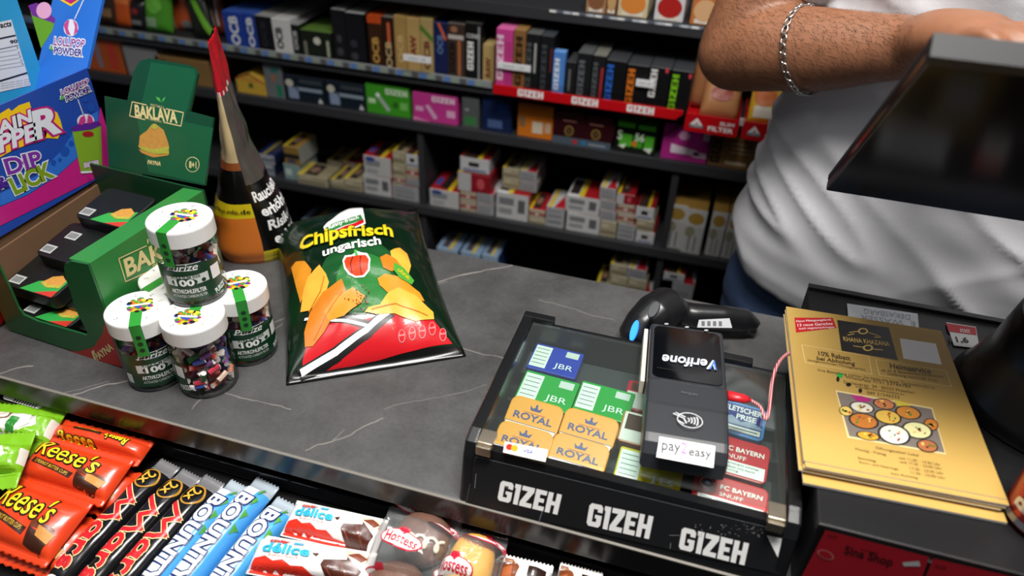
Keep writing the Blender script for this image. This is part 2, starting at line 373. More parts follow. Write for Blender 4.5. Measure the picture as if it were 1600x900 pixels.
# ---------------------------------------------------------------- shelving
YS = 1.40
Z0, Z1, Z2, Z3, Z4 = 1.173, 1.012, .907, .70, .47
SH = mat('#2c2d30', .5, bump=.05, bscale=400); SHL = mat('#333437', .45)
su = thing('wall_shelving', 'black wall shelving full of smoking goods behind the counter', 'shelf unit', (0, 0, 0))
for i, z in enumerate((Z0, Z1, Z2, Z3, Z4, .2)):
    d = .0 if i != 0 else .0
    box('shelf_board', -1.75, .95, YS, YS+.34, z-.018, z, SH, su, .001)
    box('shelf_lip', -1.75, .95, YS-.006, YS, z-.02 if i else z-.02, z+.001, SHL, su, .001)
box('shelf_board', -1.75, .95, YS+.02, YS+.34, 1.60, 1.62, SH, su, .001)
dz = lambda px, py: x_at(px, YS, py)
for px, za in ((657, .885), (1046, .885)):
    X = x_at(px, YS, .8); box('divider', X-.006, X+.008, YS+.002, YS+.34, 0, Z2-.019, SHL, su, .001)
for X in (-1.75, .93): box('side_panel', X, X+.02, YS, YS+.34, 0, 1.95, SH, su, .001)
for X in (-.15, .4): box('upright', X, X+.03, YS+.318, YS+.33, Z2, 1.6, mat('#151515', .5), su)
box('back_panel', -1.75, .95, YS+.34, YS+.352, 0, 1.95, mat('#1d1e20', .6), su)
# price rail along the paper shelf
xa, xb = x_at(140, YS-.008, Z1), x_at(769, YS-.008, Z1)
rail = box('price_rail', xa-.3, xb, YS-.012, YS-.007, Z1-.004, Z1+.009, mat('#8b9092', .3), su)
pr = Print(Plane(su, (0, YS-.0125, Z1), (1, 0, 0), (0, 0, 1)))
x = xa-.28; i = 0
cs = [mat('#5d80b8', .4), mat('#8d9a8c', .4), mat('#59595c', .4), mat('#a9adb0', .4)]
while x < xb-.02:
    pr.rect(x, -.003, x+.0145, .008, cs[(0, 1, 2)[i % 3]], 1); x += .0175; i += 1
pr.build('price_strip', su)
def ptag(px0, px1, py0, py1, Y=YS-.03):
    X0 = x_at(px0, Y, Z1); z1 = z_at(py0, X0, Y); z0 = z_at(py1, X0, Y); X1 = x_at(px1, Y, z0)
    t = box('price_tag', X0, X1, Y-.001, Y+.001, z0, z1, mat('#e6e8ea', .3), su, .0004)
    q = Print(Plane(su, (X0, Y-.0011, z0), (1, 0, 0), (0, 0, 1))); w_ = X1-X0; h_ = z1-z0
    q.text('0,70 € / 1,00', w_/2, h_*.5, w_*.6, h_*.34, mat('#777a80', .4)); q.build('lettering', t)
for a in ((632, 674, 84, 94), (776, 829, 96, 106), (988, 1021, 123, 134)): ptag(*a)
ptag(1153, 1186, 184, 195, YS-.008)
# tags of the top shelf edge
pr = Print(Plane(su, (0, YS-.0065, Z0), (1, 0, 0), (0, 0, 1))); x = x_at(860, YS, Z0); i = 0
pr.rect(x, -.004, x+.6, .0005, mat('#9ea4ae', .4), 1)
while x < .4: pr.rect(x, -.0038, x+.012, .0003, (WHITE, mat('#5f6570', .4), mat('#c9ced6', .4))[i % 3], 2); x += .0125+.006*random.random(); i += 1
pr.build('price_strip', su)

# ---------------------------------------------------------------- goods on the shelves
def carton(label, cat, px0, px1, ytop, z, front, top=None, side=None, spec=(), Y=YS+.006, depth=.10, name='carton', group=None, rot=0., bev=.0008, tspec=()):
    """a box whose front lower edge stands on height z between two image columns; spec: print on the front in fractions of the face"""
    X0 = x_at(px0, Y, z); X1 = x_at(px1, Y, z); h = z_at(ytop, X0, Y)-z; W_ = X1-X0
    t = thing(name, label, cat, ((X0+X1)/2, Y, z+.0004), rot, group)
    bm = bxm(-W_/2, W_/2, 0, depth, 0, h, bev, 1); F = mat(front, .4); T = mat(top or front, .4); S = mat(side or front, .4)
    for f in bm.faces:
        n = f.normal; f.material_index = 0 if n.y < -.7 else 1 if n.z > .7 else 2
    obj('box', bm, [F, T, S], t)
    if spec:
        p = Print(Plane(t, (-W_/2, 0, 0), (1, 0, 0), (0, 0, 1))); put(p, spec, W_, h); p.build('printed_front', t, gap=.0003)
    if tspec:
        p = Print(Plane(t, (-W_/2, 0, h), (1, 0, 0), (0, 1, 0))); put(p, tspec, W_, depth); p.build('printed_top', t, gap=.0003)
    return t, W_, h
def put(p, spec, W_, h):
    for s in spec:
        k = s[0]
        if k == 'r': p.rect(s[1]*W_, s[2]*h, s[3]*W_, s[4]*h, mat(s[5], .4), 1 if len(s) < 7 else s[6])
        elif k == 'p': p.poly([(a*W_, b*h) for a, b in s[1]], mat(s[2], .4), 1 if len(s) < 4 else s[3])
        elif k == 'e': p.ell(s[1]*W_, s[2]*h, s[3]*W_, s[4]*h, mat(s[5], .4), 2)
        elif k == 't': p.text(s[1], s[2]*W_, s[3]*h, s[4]*W_, s[5]*h, mat(s[6], .4), 3, bold=.02)
        elif k == 'v': p.text(s[1], s[2]*W_, s[3]*h, s[5]*h, s[4]*W_, mat(s[6], .4), 3, rot=math.pi/2, bold=.03)   # reads upwards
        elif k == 'G': gizeh(p, (s[1]*W_, s[2]*h), (s[3]*W_, 0), (0, s[4]*h), mat(s[5], .4), 3)
        elif k == 'V': gizeh(p, (s[1]*W_, s[2]*h), (0, s[4]*h), (-s[3]*W_, 0), mat(s[5], .4), 3)
def pouch(label, cat, px0, px1, ytop, z, col, spec=(), lean=.25, Y=YS+.03, name='tobacco_pouch', tilt=0., group=None):
    """flat soft pouch standing upright, leaning back"""
    X0 = x_at(px0, Y, z); X1 = x_at(px1, Y, z); h = (z_at(ytop, X0, Y)-z)*1.05; W_ = X1-X0
    R = Matrix.Rotation(tilt, 3, 'Y') @ Matrix.Rotation(math.pi/2-lean, 3, 'X')
    t = thing(name, label, cat, ((X0+X1)/2, Y, z+.002), rot=R, group=group)
    def hh(u, v): s = abs(2*u/W_); q = abs(2*v/h-1); return .012*(max(0, 1-s**3)**.6)*(max(0, 1-q**4)**.6)+.001+noise.noise(Vector((u*60, v*60, px0)))*.0012
    bm = bmesh.new(); n = 10; A = {}; B = {}
    for j in range(n+1):
        for i in range(n+1):
            u, v = -W_/2+W_*i/n, h*j/n; A[i, j] = bm.verts.new((u, v, hh(u, v))); B[i, j] = bm.verts.new((u, v, -hh(u, v)))
    for j in range(n):
        for i in range(n): bm.faces.new((A[i, j], A[i+1, j], A[i+1, j+1], A[i, j+1])); bm.faces.new((B[i, j], B[i, j+1], B[i+1, j+1], B[i+1, j]))
    for j in range(n):
        for i in (0, n): bm.faces.new((A[i, j], A[i, j+1], B[i, j+1], B[i, j]))
    for i in range(n):
        for j in (0, n): bm.faces.new((A[i, j], B[i, j], B[i+1, j], A[i+1, j]))
    bmesh.ops.recalc_face_normals(bm, faces=bm.faces)
    obj('pouch_body', bm, mat(col, .28), t, True)
    if spec:
        p = Print(Hill(t, hh)); p0 = len(p.it); put(p, spec, W_, h)
        p.it = [([(a-W_/2, b) for a, b in vs], fs, m, l) for vs, fs, m, l in p.it]; p.build('printed_front', t, .008, gap=.0005)
    return t
DK = '#18181a'
# top shelf (only the feet of the goods are in view)
for a in [('beige tobacco tin box at the left end of the top shelf goods', 'box', 915, 945, -20, '#b58a63', '#8a5a3c'), ('brown striped box on the top shelf beside the beige one', 'box', 946, 962, -22, '#7a3f28', '#c9a06a'),
          ('cream and orange box on the top shelf left of the red round label', 'box', 964, 1010, -18, '#d9c9a0', '#e08a3a'), ('white box with big red round label on the top shelf', 'box', 1021, 1066, -12, '#d8d8da', '#b3231f'),
          ('orange box at the right end of the top shelf', 'box', 1077, 1119, -8, '#c8763c', '#e0b080')]:
    carton(a[0], a[1], a[2], a[3], a[4], Z0, a[5], spec=[('e', .5, .5, .42, .38, a[6]), ('r', .15, .05, .85, .2, '#e8e0d0')], name='tobacco_box', depth=.08)
# paper shelf, left: pouches
for a in [('dark brown tobacco pouch at the far left of the paper shelf', 160, 187, -22, '#3a2a20', [('r', .2, .2, .8, .4, '#8a6a4a')], 0), ('orange tobacco pouch beside the dark brown one', 184, 211, -20, '#c8561e', [('r', .1, .55, .9, .7, '#e07a3c')], 0),
          ('black pouch with small red print between orange and green pouches', 207, 232, 2, '#1d1c1e', [('e', .5, .6, .2, .1, '#8c2a2a'), ('r', .2, .15, .8, .3, '#77777a')], 0), ('bright green tobacco pouch on the paper shelf', 230, 272, -18, '#4f9a2c', [('r', .1, .1, .5, .3, '#8fae8a'), ('e', .45, .6, .3, .2, '#6fc043')], 0),
          ('orange pouch leaning against the bright green pouch', 272, 306, -12, '#b9532a', [('r', .05, .0, .3, 1, '#d8a98a'), ('r', .6, .0, .95, .2, '#777')], -.22), ('black pouch with a lime stripe on the paper shelf', 306, 340, -8, '#1c211a', [('p', [(.3, 1), (.55, 1), (1, .1), (.8, 0)], '#6fb32e')], -.28),
          ('brown red pouch with pale stripes beside the blue paper boxes', 334, 360, -10, '#6a2c1e', [('r', .3, .1, .42, 1, '#cfc6c0'), ('r', .6, .2, .7, 1, '#cfc6c0')], -.2)]:
    pouch(a[0], 'pouch', a[1], a[2], a[3], Z1, a[4], a[5], tilt=a[6], Y=YS+.03+{272: .035, 306: 0., 334: .035}.get(a[1], 0.), group='tobacco pouches on the paper shelf')
PB = 'rolling paper boxes on the paper shelf'
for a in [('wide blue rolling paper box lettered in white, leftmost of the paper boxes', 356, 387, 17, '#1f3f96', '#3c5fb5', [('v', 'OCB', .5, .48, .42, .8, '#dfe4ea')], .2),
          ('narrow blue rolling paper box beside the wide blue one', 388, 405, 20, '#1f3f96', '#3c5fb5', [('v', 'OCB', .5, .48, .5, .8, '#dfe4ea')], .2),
          ('black rolling paper box with a grey top right of the blue boxes', 405, 430, 24, '#131317', '#a9a9a6', [('v', 'OCB', .5, .5, .3, .7, '#2c2c38')], .2),
          ('white rolling paper box with black letters', 431, 459, 28, '#c9c9c6', '#d2d2cf', [('v', 'OCB', .35, .45, .35, .6, '#222222')], .22),
          ('slim black paper box right of the white box', 460, 471, 38, '#19191a', '#9a9a98', [('v', 'OCB', .5, .5, .5, .6, '#b8b8b4')], .15),
          ('low black box with green top on the paper shelf', 473, 520, 46, '#1b2016', '#5d7f36', [('e', .55, .65, .12, .14, '#c8c8bc'), ('r', .1, .0, .2, .6, '#77776a'), ('r', .85, .1, .93, .7, '#aab09a')], .1),
          ('tall black paper box with a white top, left of its pair', 524, 544, 14, '#17171a', '#a8a8a8', [('e', .5, .45, .2, .08, '#3c3c44'), ('e', .5, .2, .25, .08, '#3c3c44')], .15),
          ('tall black paper box with a white top, right of its pair', 545, 573, 19, '#141418', '#b9b9b9', [('e', .4, .4, .2, .08, '#30303c'), ('e', .4, .15, .2, .08, '#3a3a42')], .15),
          ('brown rolling paper box with bright orange top and gold letters', 579, 600, 23, '#3a2012', '#d2521e', [('r', 0, .85, 1, 1, '#c24a1a'), ('v', 'OCB', .5, .33, .45, .5, '#c99c4e')], .2),
          ('dark brown paper box with an orange strip and pale letters', 601, 618, 26, '#2e1c12', '#8a8580', [('r', .45, .4, .7, .9, '#d0603a'), ('v', 'OCB', .5, .28, .5, .5, '#c0a878')], .2),
          ('plain tan rolling paper box beside the raw paper box', 619, 637, 24, '#a8874e', '#b8945a', [('v', 'OCB', .5, .4, .4, .5, '#cdb07a')], .24),
          ('tan rolling paper box with red brown upright letters', 638, 658, 27, '#b3935c', '#b8945a', [('v', 'RAW', .5, .45, .42, .45, '#7a2a22')], .24),
          ('tan rolling paper box with a green corner line', 659, 678, 28, '#a9935f', '#a8935c', [('v', 'OCB', .5, .35, .45, .5, '#6e2c26'), ('p', [(0, .9), (0, .8), (1, .58), (1, .68)], '#4c7a2c', 2)], .22),
          ('navy rolling paper box with an orange corner ribbon', 679, 699, 35, '#17224f', '#22305f', [('v', 'OCB', .5, .6, .4, .35, '#5c78a8'), ('p', [(.3, 1), (.5, 1), (1, .72), (.85, .68)], '#d0623a', 2)], .2),
          ('brown cones box with a copper strip left of the black cones box', 700, 726, 36, '#3f302a', '#77716c', [('r', .05, .72, .95, .8, '#b8b0aa'), ('r', .6, .05, .78, .7, '#a8653c'), ('V', .45, .1, .35, .55, '#1d1512'), ('e', .4, .9, .2, .06, '#9a6a50')], .2),
          ('black cones box with big white upright letters', 727, 752, 35, '#121213', '#6a6a68', [('V', .52, .18, .38, .5, '#e6e6e4'), ('t', 'CONES', .5, .78, .8, .07, '#d0d0d0'), ('r', .78, 0, .9, .95, '#8d8f90')], .2),
          ('small tan paper box at the end of the price rail', 754, 771, 69, '#b39a62', '#b8a068', [('v', 'RAW', .5, .4, .45, .5, '#7a3a22')], .15)]:
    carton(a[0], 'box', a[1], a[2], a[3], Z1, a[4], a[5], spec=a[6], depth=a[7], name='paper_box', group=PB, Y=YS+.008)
# red lipped tray with its paper boxes
RED = mat('#c20f18', .3)
xa = x_at(771, YS-.03, Z1); xb = x_at(1066, YS-.03, Z1)
t = thing('display_tray', 'long red lipped display tray with three white brand logos', 'tray', ((xa+xb)/2, YS-.03, Z1)); w_ = xb-xa
obj('tray_front', prism([(-w_/2, -.006), (w_/2-.012, -.006), (w_/2, .006), (w_/2, .0135), (-w_/2, .0135)], 'y', -.003, 0, .0006), RED, t)
box('tray_base', -w_/2, w_/2, .0, .14, .0006, .0025, mat('#1a1a1a', .4), t)
box('clear_lip', -w_/2+.06, w_/2-.01, .001, .002, .0135, .028, PLASTIC, t)
p = Print(Plane(t, (0, -.0031, 0), (1, 0, 0), (0, 0, 1)))
for px in (809, 893, 979):
    X = x_at(px, YS-.033, Z1)-t.location.x; p = Print(Plane(t, (0, -.0031, 0), (1, 0, 0), (0, 0, 1))); gizeh(p, (X, -.003), (.052, 0), (0, .0145), PW); p.build('lettering', t)
GB = 'paper boxes in the red display tray'
for a in [('pink paper box with white upright letters in the red tray', 774, 799, 44, '#c9418f', '#d668a4', [('V', .45, .15, .4, .75, '#e8c8d8'), ('r', .55, 0, .95, .8, '#b8387f')], .2),
          ('kraft paper box with dark letters beside the pink box', 800, 818, 46, '#8a6238', '#96723f', [('V', .75, .1, .55, .8, '#3c2614')], .15),
          ('black paper box in the red tray with a white slip', 819, 840, 52, '#17181a', '#5c5f5c', [('V', .4, .1, .35, .75, '#4a4e4e'), ('r', .6, .35, .75, .85, '#a8a8a4')], .15),
          ('black paper box left of the small light blue box', 841, 860, 55, '#15161a', '#3c4248', [('V', .5, .1, .4, .75, '#3f4448'), ('r', .8, .4, .9, .8, '#7a2a2a')], .15),
          ('small light blue paper box in the red tray', 861, 879, 80, '#4f86cf', '#6a9ad8', [('V', .55, .15, .42, .7, '#dfe8f2')], .03),
          ('small black paper box right of the light blue box', 881, 896, 96, '#1c1d1f', '#3a3c3e', [('r', .3, .2, .5, .8, '#6a6c6e')], .1),
          ('black paper box with grey letters, middle of the red tray', 897, 919, 82, '#1a1b1d', '#55585a', [('V', .55, .1, .42, .75, '#60646a')], .15),
          ('black paper box with a red stripe in the red tray', 920, 940, 86, '#1a1b1d', '#77776e', [('V', .45, .1, .35, .75, '#55595c'), ('r', .7, .1, .88, .75, '#a82a34')], .15),
          ('black paper box with blue upright letters', 941, 972, 93, '#0f1012', '#3c3e42', [('V', .38, .05, .32, .85, '#2a63c0')], .16),
          ('black paper box with orange upright letters', 973, 1006, 100, '#0f1012', '#3c3e42', [('V', .38, .05, .32, .85, '#d2701e')], .16),
          ('black paper box with white upright letters', 1007, 1039, 104, '#0f1012', '#3c3e42', [('V', .38, .3, .32, .65, '#dcdcda'), ('e', .8, .95, .08, .06, '#c83c4a')], .16),
          ('black paper box with lime green upright letters', 1040, 1072, 109, '#0f1012', '#3c3e42', [('V', .38, .05, .32, .85, '#7cc01e'), ('e', .88, .9, .08, .06, '#c83c4a')], .16)]:
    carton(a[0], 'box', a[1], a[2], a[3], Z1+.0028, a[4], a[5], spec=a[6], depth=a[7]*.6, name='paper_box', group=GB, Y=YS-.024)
# two slim filter trays, hung on the shelf edge
def slim(label, px0, px1, contents):
    Y = YS-.045; X0 = x_at(px0, Y, Z1-.01); X1 = x_at(px1, Y, Z1-.01); w_ = X1-X0
    t = thing('filter_tray', label, 'tray', ((X0+X1)/2, Y, Z1-.0005)); b0 = -.018; b1 = .0165
    obj('tray_front', prism([(x, z+(b0+b1)/2) for x, z in rrect(w_, b1-b0, .005)], 'y', -.003, 0, .0006), RED, t)
    box('tray_base', -w_/2+.002, w_/2-.002, 0, .12, .0006, .002, RED, t)
    for s in (-1, 1): box('tray_side', s*(w_/2-.002)-.001, s*(w_/2-.002)+.001, 0, .12, .0006, b1-.001, RED, t)
    p = Print(Plane(t, (-w_/2, -.0031, b0), (1, 0, 0), (0, 0, 1))); h_ = b1-b0
    p.text('SLIM', w_*.78, h_*.68, w_*.26, h_*.2, PW, bold=.02); p.text('FILTER', w_*.68, h_*.34, w_*.46, h_*.24, PW, bold=.03)
    p.poly([(w_*.1, h_*.42), (w_*.22, h_*.82), (w_*.34, h_*.42)], PW, 1).rect(w_*.09, h_*.26, w_*.36, h_*.42, mat('#5a5a60', .4), 1).text('GIZEH', w_*.225, h_*.34, w_*.2, h_*.09, PW)
    p.poly([(w_*.2, h_*.46), (w_*.22, h_*.6), (w_*.27, h_*.46)], mat('#c8465a', .4), 2)
    p.build('lettering', t)
    return Y
slim('red slim filter tray at the right end of the long red tray', 1069, 1152, None)
slim('red slim filter tray half hidden by the white shirt', 1158, 1242, None)
pouch('kraft filter bag standing in the left slim filter tray, left of two', 'bag', 1074, 1106, 62, Z1+.004, '#9a6540', [('r', .45, .6, .8, .8, '#b8503a')], .25, Y=YS+.02, name='filter_bag', group='filter bags')
pouch('kraft filter bag with red oval leaning in the left slim filter tray', 'bag', 1092, 1150, 88, Z1+.004, '#a8744a', [('e', .5, .35, .3, .12, '#8f3a24'), ('r', .3, .6, .4, .8, '#b0442e')], .55, Y=YS-.02, name='filter_bag', group='filter bags')
pouch('yellow and red filter bag in the half hidden filter tray', 'bag', 1166, 1236, 128, Z1+.004, '#d8a82a', [('e', .3, .6, .25, .25, '#c86a2a'), ('r', .1, .1, .9, .35, '#d8d0c0')], .5, Y=YS-.02, name='filter_bag', group='filter bags')
# tube shelf
for a in [('orange box at the far left of the tube shelf', 138, 203, 46, '#b8551e', '#a84a1a', [('r', .3, .1, .42, .9, '#8d7a8a'), ('r', .6, .1, .8, .9, '#c8402a')], .12), ('white cardboard box on the tube shelf beside the orange box', 199, 255, 70, '#8f8f90', '#9a9a9c', [('r', .1, .1, .9, .15, '#777')], .12),
          ('brown cardboard carton left of the snack pouch top', 250, 332, 86, '#8a6a3e', '#9a7a4a', [('e', .15, .8, .05, .06, '#3a2a1a'), ('r', .1, .2, .5, .24, '#70522c')], .2),
          ('grey filter tip box with teal patch on the tube shelf', 418, 446, 98, '#6c7072', '#8a8e90', [('r', .6, .05, .9, .4, '#1f7a5c'), ('r', .4, .5, .6, .7, '#a06a4a'), ('r', .4, .75, .8, .9, '#2d6d6a')], .09),
          ('dark blue cigarette tube box, left of two alike', 447, 509, 116, '#16222c', '#26262c', [('e', .15, .7, .1, .15, '#c2bfae'), ('r', .3, .45, .95, .58, '#8c9aa8'), ('r', .1, .1, .35, .55, '#8495b0'), ('r', .4, .75, .95, .9, '#3c444a'), ('p', [(.82, .05), (.95, .05), (.88, .25)], '#d0d0d0')], .12),
          ('dark blue cigarette tube box, right of two alike', 511, 573, 125, '#16222c', '#26262c', [('e', .15, .7, .1, .15, '#c2bfae'), ('r', .3, .45, .95, .58, '#8c9aa8'), ('r', .1, .1, .35, .55, '#8495b0'), ('r', .4, .75, .95, .9, '#3c444a'), ('p', [(.82, .05), (.95, .05), (.88, .25)], '#d0d0d0')], .12),
          ('green cigarette tube box with white logo', 574, 641, 130, '#3f9a24', '#2f6d20', [('G', .46, .72, .5, .2, '#cfe4c4'), ('r', .05, .35, .22, .52, '#bfe0b0'), ('p', [(.26, .58), (.34, .64), (.56, .2), (.48, .12)], '#aab4a8'), ('e', .28, .66, .05, .08, '#e8efe4'), ('r', .78, .25, .95, .5, '#7ac060'), ('e', .68, .4, .06, .1, '#2c6a1a')], .12),
          ('pink cigarette tube box with white logo', 646, 715, 143, '#c43a8e', '#7a2a58', [('G', .44, .74, .5, .2, '#f0d4e4'), ('r', .06, .35, .24, .52, '#e0a0c8'), ('p', [(.28, .56), (.36, .62), (.56, .18), (.48, .1)], '#d8a8c8'), ('r', .76, .25, .95, .5, '#e4a8cc'), ('p', [(0, 0), (.4, 0), (0, .12)], '#e884b8')], .12),
          ('small grey and green filter box right of the pink tube box', 722, 748, 153, '#55595a', '#6c7270', [('r', .15, .1, .85, .4, '#3c7a44'), ('r', .2, .6, .4, .65, '#b0b0b0')], .05),
          ('navy blue box in the shade between grey and orange boxes', 753, 798, 140, '#16244a', '#14182a', [('r', .2, .1, .7, .3, '#4a5f8c'), ('r', .5, .5, .9, .7, '#1f3a7a')], .1),
          ('small bright orange box on the tube shelf', 808, 862, 160, '#d0721c', '#a85a1a', [('r', .05, .3, .22, .6, '#8a6a48'), ('r', .42, .15, .72, .5, '#d8c8b0'), ('r', .78, .2, .95, .5, '#c8a888')], .07),
          ('magenta pink printed box on the tube shelf', 1031, 1102, 192, '#b02a86', '#4a1a3a', [('e', .45, .72, .12, .12, '#d8a0c4'), ('p', [(.2, .45), (.75, .35), (.85, .2), (.2, .2)], '#e8d8e4'), ('r', .85, .65, .98, .9, '#e4c8d8'), ('p', [(0, .7), (.25, 1), (.35, 1), (0, .55)], '#8a1f6a'), ('r', .7, .15, .98, .3, '#e0c0d4')], .1),
          ('brown kraft box with dark upright letters beside the shirt', 1104, 1180, 198, '#7d5c38', '#5c4428', [('V', .23, .1, .2, .84, '#2a1c10'), ('r', .42, .5, .78, .55, '#b89c74'), ('r', .42, .4, .8, .44, '#b89c74'), ('r', .4, .62, .74, .66, '#b89c74'), ('e', .9, .88, .06, .07, '#3c3c40'), ('r', .35, .1, .78, .18, '#c8b898')], .1)]:
    carton(a[0], 'box', a[1], a[2], a[3], Z2, a[4], a[5], spec=a[6], depth=a[7], name='tube_box')
# yellow house shaped box
X0, X1 = x_at(372, YS+.006, Z2), x_at(417, YS+.006, Z2); w_ = X1-X0
t = thing('gabled_box', 'small yellow box with a gabled red edged front on the tube shelf', 'box', ((X0+X1)/2, YS+.006, Z2+.0005))
obj('box', prism([(-w_/2, 0), (w_/2, 0), (w_/2, .03), (0, .048), (-w_/2, .034)], 'y', 0, .09, .0006), mat('#c9a23c', .4), t)
p = Print(Plane(t, (0, 0, 0), (1, 0, 0), (0, 0, 1))); p.line([(-w_/2, .033), (0, .047), (w_/2, .029)], .003, mat('#8c2030', .4)).ell(0, .02, .006, .006, mat('#3c5a2a', .4)).rect(-w_*.3, .031, w_*.3, .034, mat('#d0783c', .4)); p.build('printed_front', t)
# dark red carton of two packs
X0, X1 = x_at(862, YS-.005, Z2), x_at(957, YS-.005, Z2); w_ = X1-X0
t = thing('pack_carton', 'dark red shelf carton holding two packs above a grey blue band', 'carton', ((X0+X1)/2, YS-.002, Z2+.0005))
obj('carton_front', prism([(-w_/2, 0), (w_/2*.9, 0), (w_/2, .055), (-w_/2*.98, .062)], 'y', 0, .05, .001), mat('#2f0b12', .35), t)
for s in (-1, 1): box('pack', s*w_*.235-w_*.21, s*w_*.235+w_*.21, .004, .044, .03, .068, mat('#4a1520', .35), t, .001)
p = Print(Plane(t, (0, 0, 0), (1, 0, 0), (0, 0, 1))); p.rect(-w_/2, .001, w_*.45, .017, mat('#4e5a66', .4), 1).ell(-w_*.13, .009, .005, .005, mat('#b03038', .4), 2).ell(.002, .009, .005, .005, mat('#2a78b0', .4), 2).line([(w_*.1, .008), (w_*.36, .008)], .003, mat('#9aa4ac', .4), 2)
for s in (-.235, .2):
    p.ring(s*w_, .031, .008, .010, .0022, mat('#b89a4a', .4), 2, 18).ell(s*w_, .031, .004, .006, mat('#5a4630', .4), 2, 12).rect(s*w_-.014, .05, s*w_+.014, .0535, mat('#8a5a50', .4), 2)
p.build('printed_front', t, gap=.0003)
# green pack
t, W_, h = carton('black pack with lime green cans printed on it', 'pack', 958, 1022, 188, Z2, '#14180f', '#3c8a2a', spec=[('r', .05, .82, .46, .98, '#4fae2c'), ('r', .54, .8, .95, .96, '#4fae2c'), ('r', .12, .2, .42, .6, '#52b02e'), ('r', .46, .2, .68, .6, '#48a028'), ('r', .72, .15, .94, .62, '#52b02e'), ('t', '56', .6, .55, .22, .25, '#e4ecdc'), ('e', .48, .32, .07, .09, '#d07a2a'), ('t', 'S', .12, .55, .1, .3, '#d8e4d0'), ('p', [(.1, .2), (.3, .3), (.24, .12)], '#dfe8d8', 2), ('p', [(.7, .2), (.92, .26), (.88, .06)], '#dfe8d8', 2)], depth=.07, name='filter_pack')
# ---------------------------------------------------------------- cigarette packs lying in stacks
def packs(px0, px1, tops, z, rows, Y=YS+.008, depth=.085, group='cigarette packs on the lower shelf'):
    """a stack of packs; rows: (label, style) from the bottom up; tops: image rows of the front upper edges"""
    for (lab, st), yt in zip(rows, tops):
        fr, tp, sd, spec, tsp = STY[st]
        t, W_, h = carton(lab, 'cigarette pack', px0, px1, yt, z, fr, tp, sd, spec, Y, depth, 'cigarette_pack', group, tspec=tsp)
        z += h+.0006
_pic = [('r', 0, 0, .16, 1, '#c9b020'), ('r', .2, .1, .62, .9, '#2c2624'), ('e', .4, .5, .15, .2, '#8a6a58')]
STY = {
 'white': ('#bdbdbd', '#c8c8c8', '#a81c28', [('r', .08, .55, .55, .82, '#77787c'), ('r', .08, .2, .5, .42, '#8d8e92'), ('r', .68, .3, .9, .8, '#5c5c60')], [('r', .35, 0, .5, 1, '#c9b020', 1), ('r', .5, .0, 1, 1, '#9a1820', 1), ('r', .05, .1, .33, .9, '#2c2624', 1)]),
 'redtop': ('#b8b8b6', '#9a1820', '#8a1420', [('r', .08, .5, .6, .8, '#85868a'), ('e', .25, .85, .18, .12, '#33478f'), ('r', .1, .15, .5, .35, '#9a9b9e')], [('r', .6, 0, .75, 1, '#c9b020', 1), ('r', .3, .1, .58, .9, '#241f1e', 1), ('e', .15, .4, .1, .2, '#33478f')]),
 'cream': ('#a39a80', '#8f8568', '#8f8870', [('r', .06, .2, .94, .42, '#7d745c'), ('r', .1, .6, .5, .8, '#bdb49a')], _pic),
 'creamred': ('#a59a86', '#9a1c24', '#8a1420', [('r', 0, .4, 1, .62, '#9a2028'), ('e', .5, .5, .12, .2, '#d0b0a8')], _pic),
 'blue': ('#8f949c', '#1c2a58', '#141e40', [('r', .0, .45, 1, .56, '#2a3158'), ('r', .1, .7, .8, .85, '#b9bcc2')], [('r', .3, 0, .45, 1, '#a8962a'), ('r', .5, .2, .9, .8, '#3a3a4a')]),
 'gold': ('#8a6d34', '#97783a', '#9fa49c', [('r', 0, .35, 1, .6, '#222022'), ('r', .2, .1, .7, .3, '#4a4460')], _pic),
 'teal': ('#7f9a98', '#8a6d34', '#8fa09c', [('r', .1, .3, .5, .7, '#bfcfca')], ()),
 'red': ('#8c1822', '#8a1420', '#7a121c', [('r', .0, .0, .4, 1, '#b4b4b4'), ('e', .7, .5, .12, .3, '#c05058')], _pic),
 'grey': ('#9c9c9e', '#b8b8b8', '#8a8a8c', [('r', .1, .2, .85, .34, '#77777a'), ('r', .1, .5, .85, .62, '#7c7c80'), ('r', .1, .75, .8, .85, '#88888c')], [('r', .1, 0, .3, 1, '#c9b020'), ('p', [(.4, 0), (1, 0), (.7, .7)], '#a81c28')]),
 'bw': ('#c4c4c4', '#8c1822', '#bbbbbb', [('r', .3, .4, .65, .7, '#2a2a2c'), ('r', .1, .1, .9, .22, '#5a6a98')], [('r', .1, 0, .6, 1, '#3a2a20'), ('r', .6, 0, .75, 1, '#c9b020')]),
 'sky': ('#8fa6bc', '#7f98b4', '#2c4a80', [('r', .1, .4, .9, .6, '#c4ccd4')], [('r', .55, 0, .7, 1, '#c9b020'), ('r', .2, .1, .5, .9, '#4a4244')]),
 'carton': ('#b4b4b2', '#a07c3c', '#9a9a98', [('e', .3, .5, .25, .12, '#8f8a70'), ('r', .3, .05, .38, .4, '#6a6a6c'), ('r', .6, .05, .68, .4, '#6a6a6c'), ('p', [(0, .62), (1, .62), (1, 1), (0, 1)], '#c4c4c2'), ('e', .5, .8, .4, .13, '#a8853c')], ()),
}
packs(404, 430, (254, 240), Z3, [('blue topped pack at the bottom of the leftmost low stack', 'blue'), ('blue topped pack on top of the leftmost low stack', 'blue')])
packs(446, 470, (255, 228), Z3, [('pale teal pack under the gold pack on the lower shelf', 'teal'), ('tall gold and black pack standing on a teal pack', 'gold')])
packs(466, 512, (272,), Z3, [('wide cream pack with picture top in front of the gold pack', 'cream')], Y=YS-.0, depth=.07)
packs(518, 538, (281,), Z3, [('small cream pack right of the wide cream pack', 'cream')])
packs(539, 567, (279,), Z3, [('cream pack with yellow striped top left of the white packs', 'cream')])
